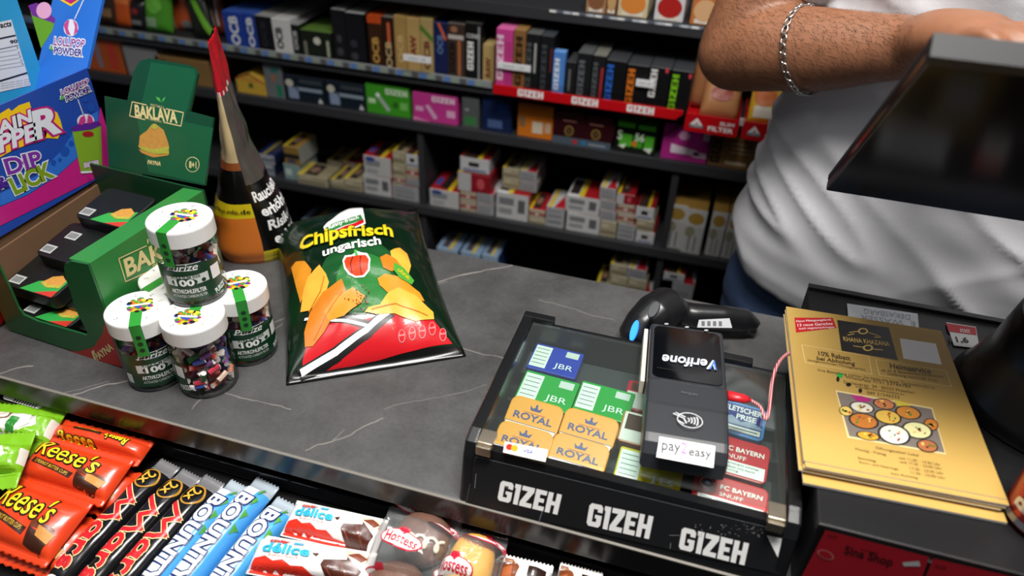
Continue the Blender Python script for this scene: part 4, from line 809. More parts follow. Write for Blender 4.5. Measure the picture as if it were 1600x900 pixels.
# ---------------------------------------------------------------- carton and the blue pink candy display box on it
XB = -.725
t = thing('brown_carton', 'plain brown cardboard carton under the blue and pink candy box', 'carton', (-.84, .60, ZC))
box('carton_body', -.10, .112, -.095, .13, 0, .104, BRW, t, .001); box('packing_tape', -.10, .1125, .01, .05, .1035, .1043, mat('#8a6a48', .3), t)
t = thing('candy_display_box', 'blue and pink cardboard candy display box with an open lid', 'display box', (XB, .58, 1.105)); t_ = t
BLU = mat('#2148a8', .35, coat=.15); BLD = mat('#1d3a8e', .35, coat=.15); CYA = mat('#2f9fd0', .35, coat=.1); PNK = mat('#c01f80', .35, coat=.15)
z1 = .130
box('front_wall', -.002, 0, -.20, .11, 0, z1, BLU, t); box('back_wall', -.072, -.070, -.20, .11, 0, z1, CYA, t); box('box_floor', -.07, -.002, -.20, .11, 0, .002, BRW, t); box('end_wall', -.07, -.002, .108, .11, .002, z1-.01, BLU, t); box('end_wall', -.07, -.002, -.20, -.198, .002, z1, BLU, t)
rp = Plane(t, (.0002, 0, 0), (0, 1, 0), (0, 0, 1)); p = Print(rp); A = zm(0, 160, .2222); B = zm(0, 0, .2222)
p.ppx([A(*q) for q in ((-600, 700), (-600, 1150), (0, 868), (830, 456), (706, 30), (690, 150), (640, 280), (530, 405), (400, 520), (200, 650), (0, 735), (-300, 810))], PNK, .6)
MB2 = mat('#2f6fd0', .35, coat=.15)
p.ppx([A(*q) for q in ((0, 730), (200, 645), (400, 515), (530, 400), (640, 275), (690, 140), (690, 60), (560, 130), (440, 330), (250, 520), (0, 640))], MB2, .5)
for q, r_ in (((640, 40), 26), ((455, 345), 34), ((420, 405), 14), ((375, 425), 20), ((600, -20), 18), ((490, 230), 14), ((500, 290), 20), ((560, -60), 22)): c = A(*q); p.epx(c, r_*.2222, r_*.2222*1.1, mat('#1c4fae', .35), .8)
YL = mat('#f0c51c', .35); MG = mat('#b81a78', .35)
spl = [(-260, 190), (-100, 110), (-20, 90), (60, 40), (80, 60), (130, 20), (205, -5), (225, 60), (300, 30), (330, 40), (400, 70), (425, 130), (440, 190), (405, 255), (330, 250), (210, 292), (100, 330), (0, 385), (-150, 440), (-280, 470)]
p.ppx([A(*q) for q in spl], YL, 1)
WB_ = mat('#dfe2ee', .35)
p.tpx('BRAIN', A(-170, 300), A(218, 132), A(-185, 215), WB_, 2.5, bold=.04, out=MG, ow=.07)
p.tpx('DIPPE', A(-190, 418), A(250, 258), A(-205, 300), WB_, 2.5, bold=.04, out=MG, ow=.07).tpx('R', A(255, 255), A(412, 205), A(232, 70), WB_, 2.5, bold=.04, out=MG, ow=.05)
p.tpx('DIP', A(55, 505), A(295, 440), A(22, 402), mat('#7a2ea0', .35), 3, bold=.03, out=WB_, ow=.05).tpx('LICK', A(108, 645), A(372, 520), A(58, 540), mat('#7a9a1e', .35), 3, bold=.04, out=WB_, ow=.05).tpx('&', A(-40, 625), A(52, 590), A(-50, 545), mat('#4a1f90', .35), 3, bold=.03, out=WB_, ow=.04)
PU = mat('#8a2a9a', .35); PD = mat('#3a1f8a', .35)
p.tpx('LOLLIPOP', B(434, 672), B(624, 590), B(424, 632), PU, 2, bold=.02, out=PW, ow=.09).tpx('POWDER', B(466, 714), B(636, 640), B(456, 674), PD, 2, bold=.03, out=PW, ow=.09).tpx('&', B(424, 705), B(450, 695), B(420, 675), LF, 2, bold=.03, out=PW, ow=.09)
LG_ = mat('#7fa82a', .38)
p.lpx([A(545, -20), A(585, 90)], .0012, WB_, 2).epx(A(600, 130), 13.5, 11, WB_, 2).ppx([A(*q) for q in ((545, 150), (560, 105), (590, 90), (600, 130), (575, 160))], mat('#c83a8a', .35), 3).ppx([A(*q) for q in ((605, 150), (615, 85), (640, 100), (655, 140))], mat('#c83a8a', .35), 3)
p.ppx([A(*q) for q in ((497, 175), (560, 150), (690, 130), (710, 160), (640, 190), (510, 205))], mat('#5a2490', .35), 2.5)
p.ppx([A(*q) for q in ((505, 200), (600, 190), (706, 162), (712, 320), (716, 478), (640, 492), (568, 498), (535, 340))], LG_, 2).ppx([A(*q) for q in ((560, 485), (640, 480), (716, 462), (716, 480), (640, 494), (568, 499))], WB_, 3)
p.epx(A(615, 222), 9, 4.5, mat('#a01f2a', .35), 3).tpx('BRAIN DIPPER', A(590, 460), A(692, 440), A(586, 425), mat('#e8dff0', .35), 3, bold=.03, out=PU, ow=.06)
p.build('printed_front', t, gap=.0003)
# raised end flap and the inner card with the nutrition table
P0 = Vector((XB, .69, 1.105+z1)); P1 = onx(160, -2, XB); ed = (P1-P0); L0 = t.matrix_basis.inverted()
fpn = Plane(t, L0 @ P0, (1, 0, 0), ed); fl_ = [(-.070, -.06), (0, 0), (0, ed.length*1.25), (-.070, ed.length*1.25)]
bmk = bmesh.new(); va = [bmk.verts.new(fpn(a, b, 0)) for a, b in fl_]; vb = [bmk.verts.new(fpn(a, b, -.004)) for a, b in fl_]; bmk.faces.new(va); bmk.faces.new(vb[::-1])
for i in range(4): bmk.faces.new((va[i], vb[i], vb[(i+1) % 4], va[(i+1) % 4]))
bmesh.ops.recalc_face_normals(bmk, faces=bmk.faces); ff = obj('end_flap', bmk, mat('#2a6fd0', .35, coat=.15), t)
p = Print(fpn); p.tpx('LOLLIPOP', B(380, 318), B(592, 338), B(388, 262), PU, 2, bold=.02, out=PW, ow=.09).tpx('POWDER', B(382, 378), B(578, 398), B(384, 330), PD, 2, bold=.03, out=PW, ow=.09).tpx('&', B(352, 352), B(374, 355), B(354, 318), LF, 2, bold=.03, out=PW, ow=.09)
p.epx(B(500, 196), 11.5, 13.5, WB_, 1).ppx([B(*q) for q in ((450, 180), (470, 148), (490, 140), (480, 200), (500, 250), (470, 240))], mat('#c84a90', .35), 2).ppx([B(*q) for q in ((515, 138), (545, 170), (550, 220), (520, 252), (530, 190))], mat('#c84a90', .35), 2).lpx([B(528, 134), B(590, 0)], .0014, WB_, 2)
p.ppx([B(*q) for q in ((215, 80), (385, 160), (370, 215), (290, 340))], mat('#5f9a2a', .38), 1).ppx([B(*q) for q in ((200, 40), (260, 20), (390, 130), (385, 165), (230, 110))], mat('#6a2a90', .38), 1.5).epx(B(312, 75), 12, 13, mat('#d8a0c8', .38), 2).ppx([B(*q) for q in ((420, 0), (560, 0), (500, 45))], YL, 1).ppx([B(*q) for q in ((450, 0), (545, 0), (500, 28))], MG, 2)
p.build('printed_flap', ff, gap=.0003)
XN = XB-.066
cn = box('inner_card', -.0675, -.066, -.20, .105, 0, .30, CYA, t)
p = Print(Plane(t, (-.0658, 0, 0), (0, 1, 0), (0, 0, 1)))
p.ppx([B(*q) for q in ((-250, 205), (78, 138), (215, 600), (-250, 700))], mat('#dfe3e6', .4), 1)
p.tpx('Nutrition Facts', B(-240, 240), B(78, 182), B(-246, 200), PK, 2, bold=.02).lpx([B(-240, 320), B(105, 248)], .0016, PK, 2).tpx('90', B(72, 308), B(122, 298), B(66, 285), PK, 2, bold=.03).lpx([B(-240, 395), B(125, 318)], .0006, PK, 2)
for k, (y0, y1) in enumerate(((360, 345), (390, 380), (420, 405), (450, 435), (475, 460))): p.lpx([B(-240, y0+50), B(125+k*10, y1)], .0003, mat('#555', .4), 2).tpx('%', B(115+k*9, y1-4), B(128+k*9, y1-6), B(113+k*9, y1-16), PK, 2)
p.lpx([B(-240, 640), B(186, 512)], .0018, PK, 2)
for k in range(3): p.tpx('Ingredients sugar dextrose citric acid', B(-200, 625+k*18), B(205, 560+k*16), B(-202, 617+k*18), mat('#4a4e52', .4), 2)
p.build('printed_table', cn, gap=.0003)
# red box at the left edge
t = thing('red_box', 'small red rounded box cut by the left picture edge', 'box', (-.775, .468, ZC)); box('box_body', -.045, .038, -.03, .025, 0, .052, mat('#b81a14', .3, coat=.3), t, .006, 3); box('lid_line', -.0455, .0385, -.0305, .0255, .036, .0368, mat('#6a0f0c', .4), t)
# ---------------------------------------------------------------- filter jars
LID = mat('#e9e9e6', .35, var=.03, bscale=120); LBL = mat('#0f3a22', .32); SEAL = mat('#2f8f34', .3); FC = [mat(c, .5) for c in ('#d0443a', '#e8e0d4', '#3a4a90', '#e08a6a', '#4c8a4a', '#e0c4b0', '#7a4a88', '#c03048', '#f0e8e0', '#3f7a9a')]
JR, JH = .0300, .070
rg = random.Random(3)
def content_mesh():
    bm = bmesh.new()
    for i in range(150):
        a = rg.random()*6.283; r = .0245*math.sqrt(.35+.65*rg.random()) if i > 40 else rg.random()*.016; z = .005+.058*rg.random()
        d = Vector((rg.uniform(-1, 1), rg.uniform(-1, 1), rg.uniform(-.6, .6))).normalized(); c = Vector((r*math.cos(a), r*math.sin(a), z)); l = .006
        for s in (-1, 1):
            e = c+d*l*s
            if e.xy.length > .0265 or not .0035 < e.z < .066: d = Vector((-math.sin(a), math.cos(a), .3)).normalized(); 
        if (c+d*l).xy.length > .0272: c.xy *= .9
        n0 = len(bm.faces); tube([c-d*l, c+d*l], .0030, 7, bm); bm.faces.ensure_lookup_table(); k = rg.randrange(len(FC)); k2 = 8
        fs = bm.faces[n0:]
        for f in fs: f.material_index = k if len(f.verts) == 4 else 8
    return bm
_jm = {}
def jar(label, lidpx, zlid, a_label, seal=True, a_seal=None):
    c = onz(lidpx[0], lidpx[1], zlid); base = zlid-.0885
    t = thing('filter_jar', label, 'jar', (c.x, c.y, base), group='white lidded filter jars')
    if not _jm:
        for nm, bm, ms in (('jar_body', lathe([(0, .0012), (JR-.003, .0012), (JR-.0008, .003), (JR, .006), (JR, JH-.004), (JR-.002, JH), (JR-.002, JH+.004)], 48), [PLASTIC]), ('base_ring', lathe([(JR-.005, 0), (JR-.0015, .0), (JR-.0002, .004), (JR-.0006, .0045), (JR-.004, .0015)], 48), [mat('#2c3034', .15)]),
                           ('lid', lathe([(0, .0885), (JR-.0005, .0885), (JR+.0008, .0875), (JR+.0012, .086), (JR+.0012, .0705), (JR+.0004, .070), (JR-.0015, .070)], 56), [LID]), ('filters', content_mesh(), FC)):
            me = bpy.data.meshes.new(nm); 
            for f in bm.faces: f.smooth = nm in ('jar_body',)
            bm.to_mesh(me); bm.free()
            for m in ms: me.materials.append(m)
            _jm[nm] = me
    o = {k: link(k, me, t) for k, me in _jm.items()}; o['filters']['kind'] = 'stuff'; o['filters'].rotation_euler.z = rg.random()*6
    a = a_label; p = Print(Cyl(JR+.0001, a))
    n = 20; hw = JR*1.25                       # half length of the label
    p.poly([(-hw+2*hw*i/n, .0085) for i in range(n+1)]+[(hw-2*hw*i/n, .047+.006*math.sin(i/n*3.1)) for i in range(n+1)], LBL, 1)
    p.text('Purize', -.002, .0485, .030, .0075, PW, 2, shear=.35, bold=.01).line([(-.018, .046), (.012, .0445)], .0006, PW, 2).line([(-.006, .0525), (.016, .0525)], .0006, PW, 2)
    GY = mat('#d5dad6', .35); p.poly([(-.021, .027), (-.021, .0375), (.021, .0395), (.021, .029)], GY, 2).text('XTRA SLIM SIZE', -.001, .0372, .028, .003, LBL, 3, bold=.02)
    p.ell(-.003, .031, .0125, .0052, LBL, 2.5).text('100', -.003, .031, .018, .0072, PW, 3.2, bold=.04).ell(.0155, .0315, .0022, .0022, LBL, 3)
    p.text('AKTIVKOHLEFILTER', -.001, .0208, .034, .0048, PW, 2, bold=.02).text('ACTIVATED CARBON FILTER', -.001, .0148, .034, .0032, GY, 2)
    p.rect(-.036, .012, -.029, .024, GY, 2)
    p.rect(.0245, .0275, .0355, .0425, PW, 2).text('PURIZE', .031, .014, .013, .006, PW, 2, bold=.03, rot=.25)
    p.build('label', t, .004, gap=.00012)
    if a_seal is not None:
        p = Print(Cyl(JR+.0013, a_seal)); p.rect(-.0055, .050, .0055, .0886, SEAL, 1)
        for k in range(3): p.ell(0, .058+k*.008, .0026, .0026, LBL, 2, 12)
        p.build('seal_strip', t, .004, gap=.00012)
    # printed lid: small colour burst with a ribbon, faint scribbles
    p = Print(Plane(t, (0, 0, .0886), (1, 0, 0), (0, 1, 0))); r3 = random.Random(5)
    sa = a_seal if a_seal is not None else a_label; cx, cy = .005*math.cos(sa+2.6), .005*math.sin(sa+2.6)
    if a_seal is not None:
        d = Vector((math.cos(a_seal), math.sin(a_seal))); e = Vector((-d.y, d.x))*.0055; p.poly([tuple(d*.006+e), tuple(d*.006-e), tuple(d*(JR+.0012)-e), tuple(d*(JR+.0012)+e)], SEAL, 2)
    for k in range(90):
        rr = .0115*math.sqrt(r3.random()); aa = r3.random()*6.283; p.ell(cx+rr*math.cos(aa), cy+rr*math.sin(aa), .0020+.0014*r3.random(), .0022, mat(('#c8332a', '#d8b020', '#2a4aa8', '#5a9a28', '#7a2a8a', '#1a1a1a', '#3a8a3a', '#d86a20', '#e8d83c')[k % 9], .35), 1+k*.02, 8)
    sd = Vector((math.cos(sa+1.57), math.sin(sa+1.57))); p.line([(cx-sd.x*.009, cy-sd.y*.009), (cx+sd.x*.009, cy+sd.y*.009)], .0026, PW, 3)
    for k in range(9): aa = k*.7+.2; p.text(('Pur', 'XO', 'f'+'i', 'Pz')[k % 4], .0225*math.cos(aa), .0225*math.sin(aa), .005, .0028, mat('#9aa09a', .4), 1, rot=aa)
    p.build('printed_lid', t, gap=.00015)
    return t
zl = 1.0888
jar('filter jar standing at the left front, beside the red tray corner', (214, 481), zl, math.radians(-38), True, math.radians(-55))
jar('filter jar at the front centre with its filters showing', (300, 491), zl, math.radians(-160), True, math.radians(105))
jar('filter jar at the right of the pile, beside the pouch', (369, 446), zl, math.radians(-42), True, math.radians(-48))
jar('filter jar hidden at the back under the topmost jar', (264, 431), zl, math.radians(-60), True, math.radians(-100))
jar('filter jar stacked on top of the other four', (280, 339), zl+.0890, math.radians(-62), True, math.radians(-85))
# ---------------------------------------------------------------- tall tobacco pouch
pc = Vector((-.556, .717)); pd = Vector((-.47, .883)).normalized(); pe = Vector((pd.y, -pd.x))
t = thing('tobacco_bag', 'tall stand-up tobacco bag with red torn top and health warning text', 'bag', (pc.x, pc.y, ZC))
PROF = [(0, .036, .044), (.02, .040, .050), (.06, .040, .045), (.11, .040, .029), (.16, .040, .015), (.20, .038, .009), (.23, .037, .006), (.26, .036, .004), (.285, .032, .0012)]
def prof(z):
    for a, b in zip(PROF, PROF[1:]):
        if z <= b[0]: k = (z-a[0])/(b[0]-a[0]); k = k*k*(3-2*k); return a[1]+(b[1]-a[1])*k, a[2]+(b[2]-a[2])*k
    return PROF[-1][1:]
class Bag:
    def __call__(s, u, v, off=0.):
        z = v; a, b = prof(z); ang = math.pi-u; ca, sa = math.cos(ang), math.sin(ang)
        wr = noise.noise(Vector((u*2.2, v*28, 4)))*.0035*min(1, z/.05)
        q = pd*(a+off)*math.copysign(abs(ca)**.85, ca) + pe*(b+off+wr)*math.copysign(abs(sa)**.85, sa)
        sh = pe*(-.006*(z/.28)**2) + pd*(.012*(z/.28)**2); return Vector((q.x+sh.x, q.y+sh.y, z))
S = Bag(); bm = bmesh.new(); NU, NV = 60, 57; V = [[bm.verts.new(S(2*math.pi*i/NU, .285*j/NV)) for i in range(NU)] for j in range(NV+1)]
BM_ = [mat('#0d0e0d', .22), mat('#d8782a', .25), mat('#d8c21c', .3), mat('#b8a47c', .25, var=.2, bscale=40), mat('#8a4a22', .3), mat('#b01824', .3, bump=.4, bscale=160), mat('#4c4843', .2, var=.3, bscale=30), mat('#d6d2d0', .25)]
for j in range(NV):
    z = .285*(j+.5)/NV
    for i in range(NU):
        u = 2*math.pi*(i+.5)/NU; left = u > math.pi or u < .25; f = bm.faces.new((V[j][i], V[j][(i+1) % NU], V[j+1][(i+1) % NU], V[j+1][i]))
        if z > .225: k = 5 if z > .232 or u % .5 > .2 else 7
        elif left: k = 1 if z < .072 else 2 if z < .088 else 0 if z < .135 else 4 if z < .145 else 3
        else: k = 2 if z < .022 else 0 if z < .115 else 6
        f.material_index = k; f.smooth = True
bm.faces.new(V[0][::-1]); bm.faces.new(V[-1]); bmesh.ops.recalc_face_normals(bm, faces=bm.faces); obj('bag_body', bm, BM_, t)
p = Print(S)
for k, s_ in enumerate(('Rauchen', 'erhöht das', 'Risiko zu', 'erblinden')): p.text(s_, .36+.08*k+.1*len(s_), .098-.021*k, .2*len(s_), .0135, PW, 2, bold=.03)
p.text('rauchfrei-info.de', -.62, .080, 1.5, .006, PK, 2, bold=.01)
for k in range(3): p.text('mit Feinschnitt Tabak', 1.0, .017-.006*k, 1.1, .0035, PK, 2)
p.ppx = None; p.build('lettering', t, .05, gap=.0004)
# ---------------------------------------------------------------- crisps bag
t = thing('crisps_bag', 'plump green and red bag of paprika crisps lying on the counter', 'crisps bag')
W_, L_ = .196, .300; ar = math.radians(33); c0 = onz(452, 603).xy
cen = c0 + Vector((math.cos(ar), math.sin(ar)))*W_/2*.97 + Vector((-math.sin(ar), math.cos(ar)))*L_/2
t.location = (cen.x, cen.y, ZC+.011); t.rotation_euler = (Matrix.Rotation(ar, 3, 'Z') @ Matrix.Rotation(.08, 3, 'X')).to_euler()
DG = mat('#081f11', .24, coat=.3)
h, o = pillow('bag_body', W_, L_, .062, DG, t, .007, 2.0, 9, .0050, teeth=False, nu=50, nv=76, under=.06, waist=.05, endm=mat('#0a0c0a', .25), wsc=17, pv=2.1)
class Hill2(Hill):
    def __call__(s, u, v, off=0.): k = 1-.05*(1-(2*v/L_)**2); return Vector((u, v, s.h(u/k, v)+off))
hl = Hill2(t, lambda u, v: h(max(-W_/2, min(W_/2, u)), max(-L_/2, min(L_/2, v)))); p = Print(hl); Z = zm(320, 60, .6222)
def zp(l): return [Z(*q) for q in l]
p.ppx([Z(395+105*math.cos(a)*(1 if math.cos(a) < 0 else .9), 600+95*math.sin(a)) for a in [i*.2618 for i in range(24)]], mat('#174d25', .24, coat=.3), .6)
p.ppx([Z(400+70*math.cos(a), 610+70*math.sin(a)) for a in [i*.2618 for i in range(24)]], mat('#2a7434', .24, coat=.3), .8)
CR_ = mat('#c01820', .24, coat=.3)
p.ppx(zp([(246, 852), (440, 812), (622, 768), (596, 735), (575, 708), (520, 700), (460, 690), (400, 708), (330, 706), (290, 735), (256, 772), (246, 810)]), CR_, 1)
p.lpx(zp([(245, 846), (330, 795), (405, 740), (462, 692)]), .012, PK, 1.6).lpx(zp([(245, 840), (330, 790), (405, 735), (462, 688)]), .0055, PW, 2.0).lpx(zp([(252, 702), (330, 706), (410, 722)]), .008, PK, 1.6).lpx(zp([(252, 706), (330, 710), (410, 724)]), .003, PW, 2)
p.ppx(zp([(298, 476), (395, 440), (404, 468), (306, 503)]), PW, 2).ppx(zp([(303, 479), (392, 446), (398, 458), (308, 492)]), mat('#2a7a38', .3), 2.5).ppx(zp([(309, 496), (399, 458), (400, 466), (310, 499)]), CR_, 2.5).tpx('funny-frisch', Z(312, 487), Z(388, 459), Z(310, 474), PW, 3, bold=.02)
CY = mat('#e8c820', .3)
p.tpx('Chipsfrisch', Z(240, 548), Z(474, 508), Z(240, 506), CY, 3, bold=.03, out=mat('#0a1c10', .3), ow=.04).tpx('ungarisch', Z(298, 556), Z(444, 528), Z(296, 530), PW, 3, bold=.025)
PR = mat('#c8401f', .3)
p.ppx(zp([(346, 560), (352, 548), (370, 546), (382, 536), (392, 540), (408, 542), (416, 556), (414, 585), (400, 602), (378, 604), (362, 596), (350, 580)]), PW, 2).ppx(zp([(350, 562), (356, 552), (372, 550), (384, 548), (404, 547), (412, 558), (410, 583), (398, 598), (379, 600), (365, 592), (354, 578)]), PR, 2.5)
for q in ([(372, 552), (366, 570), (370, 592)], [(392, 550), (390, 572), (394, 596)]): p.lpx(zp(q), .0012, mat('#7a1c10', .3), 3)
p.lpx(zp([(382, 548), (378, 536)]), .003, LF, 3)
CP = [mat('#d88a22', .35, var=.12, bscale=70), mat('#e8a83a', .35, var=.12, bscale=70), mat('#c8741a', .35, var=.12, bscale=70)]
for k, q in enumerate([[(216, 572), (228, 558), (250, 558), (268, 580), (258, 620), (240, 664), (228, 620)], [(240, 688), (246, 640), (258, 600), (288, 570), (304, 592), (312, 614), (296, 660), (262, 684)], [(252, 778), (250, 740), (264, 690), (296, 640), (344, 606), (356, 640), (330, 690), (300, 740), (272, 776)], [(300, 690), (330, 650), (372, 628), (402, 650), (392, 668), (350, 700), (312, 712)]]):
    p.ppx(zp(q), CP[k % 3], 2+k*.3)
for k, q in enumerate([[(466, 536), (490, 526), (508, 540), (518, 572), (512, 592), (490, 580), (470, 560)], [(440, 552), (456, 544), (480, 556), (494, 574), (470, 588), (448, 578)], [(434, 606), (452, 594), (500, 606), (540, 640), (552, 662), (500, 656), (458, 640), (440, 624)], [(402, 690), (412, 678), (440, 672), (462, 640), (486, 628), (530, 648), (574, 690), (576, 708), (530, 714), (478, 694), (430, 696)]]):
    p.ppx(zp(q), CP[(k+1) % 3], 2+k*.3)
p.lpx(zp([(262, 690), (290, 640), (300, 600)]), .0012, CP[2], 4).lpx(zp([(275, 760), (310, 690), (345, 640)]), .0012, CP[2], 4).lpx(zp([(420, 685), (480, 670), (560, 700)]), .0012, CP[2], 4)
p.ppx(zp([(476, 566), (500, 580), (526, 612), (520, 622), (490, 606), (474, 586)]), mat('#4c9a34', .3), 4).tpx('ohne', Z(484, 590), Z(512, 612), Z(488, 580), YL, 5)
rr_ = random.Random(2)
for k in range(46): a, b = rr_.gauss(396, 12), rr_.gauss(664, 22); p.epx(Z(a, b), .5+rr_.random()*1.0, .5+rr_.random()*.8, mat(('#7a1c10', '#a83c14', '#4a120c')[k % 3], .4), 4.5, 6)
for q in ((495, 750), (521, 744), (546, 739), (571, 731), (598, 746)): p.ppx([Z(q[0]+10*math.cos(a)*.9, q[1]+19*math.sin(a)*.9-q[0]*0) for a in [i*.523 for i in range(12)]], mat('#d88a8c', .3), 2).ppx([Z(q[0]+8*math.cos(a)*.9, q[1]+17*math.sin(a)*.9) for a in [i*.523 for i in range(12)]], CR_, 2.5).tpx('kcal', Z(q[0]-6, q[1]+2), Z(q[0]+6, q[1]), Z(q[0]-6, q[1]-4), mat('#e8b8b8', .3), 3)
p.build('printed_front', t, .004, gap=.0008)
# ================================================================ GLASS LIDDED TOBACCO DISPLAY
X0, X1, Y0, Y1, ZL = -.155, .130, .411, .618, 1.061
t = thing('tobacco_display_case', 'black tobacco display case with glass lid and three white logos', 'display case', (0, Y0, ZC)); DC = t
KB = mat('#131416', .3, spec=.5, bump=.08, bscale=700); zl_ = ZL-ZC; D_ = Y1-Y0
box('case_floor', X0+.004, X1-.004, .01, D_-.004, 0, .004, mat('#4a4d50', .4), t)
obj('front_panel', prism([(.0, 0), (.012, 0), (.024, zl_-.004), (.015, zl_-.003)], 'x', X0+.004, X1-.004, .0006), KB, t)
for xx in (X0, X1-.012):
    bm = prism([(.0, 0), (D_-.002, 0), (D_, .01), (D_, zl_-.002), (D_-.006, zl_+.005), (.030, zl_+.005), (.016, zl_+.001), (.010, zl_-.012)], 'x', xx, xx+.012, .003, 3); obj('side_wall', bm, KB, t, False)
box('back_wall', X0+.010, X1-.010, D_-.010, D_-.002, 0, zl_-.001, KB, t, .002)
for px in (845, 1150): X = x_at(px, Y1, ZL); box('hinge_block', X-.018, X+.016, D_-.008, D_+.002, zl_-.006, zl_+.006, KB, t, .002)
box('inner_step', X0+.012, X1-.012, .108, .112, .004, .03, mat('#2c2e30', .3), t); box('inner_step', X0+.012, X1-.012, .16, .196, .004, .022, mat('#3a3d40', .35), t)
for X in (x_at(985, Y0+.1, 1.03),): box('inner_divider', X-.0015, X+.0015, .026, .19, .004, .028, mat('#2c2e30', .3), t)
gl = box('glass_lid', X0+.013, X1-.013, .024, D_-.011, zl_+.0005, zl_+.0028, GLASS, t)
for px, py in ((761, 687), (1213, 803)):
    q = onz(px, py, ZL+.004); k = box('clip', q.x-.007, q.x+.007, q.y-Y0-.008, q.y-Y0+.009, zl_+.0008, zl_+.0075, mat('#b9ae9c', .28, metal=.85), t, .0012, 3)
    box('clip_tongue', q.x-.0065, q.x+.0065, q.y-Y0-.0115, q.y-Y0-.0082, zl_-.005, zl_+.005, mat('#a09684', .3, metal=.85), k, .0006)
    tube_ = tube([(q.x-.0075, q.y-Y0-.008, zl_+.003), (q.x+.0075, q.y-Y0-.008, zl_+.003)], .0015, 10); obj('pin', tube_, mat('#8a8274', .3, metal=.85), k, True)
fr = Plane(t, (0, .0, 0), (1, 0, 0), (0, .015, zl_-.003)); fr.o = fr.o+fr.n*.0006; p = Print(fr)
p.ppx([(744, 713), (1222, 829), (1220, 898), (728, 786)], mat('#191a1c', .34, bump=.05, bscale=500), .5)
for q_ in (((777, 781), (871, 804), (783, 750)), ((916, 820), (1014, 842), (922, 785)), ((1060, 857), (1163, 883), (1066, 823))): pg = Print(fr); gizeh_px(pg, *q_, PW); pg.build('lettering', t)
p.ppx([(1198, 836), (1222, 841), (1217, 874), (1208, 856)], PW, 2)
r4 = random.Random(8)
for k in range(60): p.epx((1085+r4.random()*110, 812+r4.random()*26+((k % 7))), .6+r4.random(), .4+r4.random()*.5, mat('#8d8f90', .4), 2, 5)
for a, b in (((848, 797), (842, 815)), ((1046, 836), (1062, 836)), ((790, 760), (800, 766)), ((1048, 848), (1047, 857)), ((744, 740), (742, 762))): p.lpx([a, b], .0006, mat('#77787a', .4), 2)
p.lpx([(744, 713), (1222, 829)], .0008, mat('#5a5c5e', .3), 2).lpx([(744, 713), (728, 786)], .0006, mat('#4a4c4e', .3), 2)
p.build('front_plate', t)
# card sticker on the glass
gp = Plane(t, (0, 0, zl_+.0028), (1, 0, 0), (0, 1, 0)); p = Print(gp); p.ppx([(789, 690), (856, 703), (852, 722), (786, 707)], mat('#eceae6', .3), 1).epx((796, 699), 5.5, 5, mat('#c8281e', .35), 2).epx((804, 701), 5.5, 5, mat('#e09a20', .35), 3).tpx('VISA', (817, 707), (832, 710), (818, 702), mat('#1c3a8a', .35), 2, bold=.03).tpx('contactless', (817, 701), (834, 705), (818, 698), mat('#6a7a9a', .35), 2)
p.build('card_sticker', t)
# tins and boxes inside the case
def tin(name, label, c, W_, L_, H_, col, ztop, rz=0., tilt=0., r=.004, draw=None, group=None, top=None):
    q = onz(c[0], c[1], ztop); R = Matrix.Rotation(rz, 3, 'Z') @ Matrix.Rotation(tilt, 3, 'X'); n = R @ Vector((0, 0, 1))
    s = thing(name, label, 'tin' if 'tin' in name else 'box', q-n*H_, group=group, rot=R)
    obj('body', prism(rrect(W_, L_, r), 'z', 0, H_, .0012, 2), mat(col, .3, coat=.2), s)
    if draw: p = Print(Plane(s, (0, 0, H_), (1, 0, 0), (0, 1, 0))); draw(p, W_, L_); p.build('printed_lid', s)
    return s
NVY = mat('#1f2f7a', .35)
def d_royal(p, W_, L_):
    p.text('ROYAL', 0, -.08*L_, .72*W_, .2*L_, NVY, 2, bold=.02); p.line([(-.2*W_, .06*L_), (.2*W_, .06*L_)], .0006, mat('#c86a3a', .4), 2)
    p.poly([(-.09*W_, .14*L_), (.09*W_, .14*L_), (.12*W_, .28*L_), (.05*W_, .2*L_), (0, .3*L_), (-.05*W_, .2*L_), (-.12*W_, .28*L_)], NVY, 2).ell(0, .31*L_, .0012, .0014, NVY, 2, 8)
    p.rect(-.46*W_, -.47*L_, .46*W_, -.33*L_, PW, 1).line([(-.47*W_, -.32*L_), (.47*W_, -.32*L_)], .0005, NVY, 2).line([(-.4*W_, -.4*L_), (.4*W_, -.4*L_)], .0008, mat('#77787c', .4), 2)
RYG = 'orange snuff tins in the display case'
for lab, c in (('orange snuff tin at the back left under the glass', (834, 650)), ('orange snuff tin at the back right under the glass', (920, 670)), ('orange snuff tin at the front left under the card sticker', (817, 689)), ('orange snuff tin at the front right of the four', (904, 709))):
    bk = 'back' in lab; tin('snuff_tin', lab, c, .0525, .031 if not bk else .034, .012, '#e8991c', 1.044 if bk else 1.047, -.06, .34, .008, d_royal, RYG)
def d_jbr(p, W_, L_, word='JBR'):
    p.rect(-.47*W_, -.4*L_, -.14*W_, .42*L_, mat('#dfe6e2', .35), 1)
    for k in range(5): p.line([(-.44*W_, (.3-.14*k)*L_), (-.18*W_, (.3-.14*k)*L_)], .0007, mat('#55605a', .4), 2)
    p.rect(.16*W_, .2*L_, .42*W_, .42*L_, mat('#c8d0cc', .35), 1).text(word, .2*W_, -.22*L_, .38*W_, .24*L_, mat('#dfe8e4', .35), 2, bold=.0)
tin('snuff_box', 'blue snuff box under the glass at the back left', (868, 563), .053, .040, .014, '#1f3aa8', 1.036, -.04, .05, .002, d_jbr)
tin('snuff_box', 'green snuff box under the glass, left of two', (855, 611), .057, .042, .014, '#1f9a3a', 1.038, -.05, .1, .002, d_jbr, 'green snuff boxes')
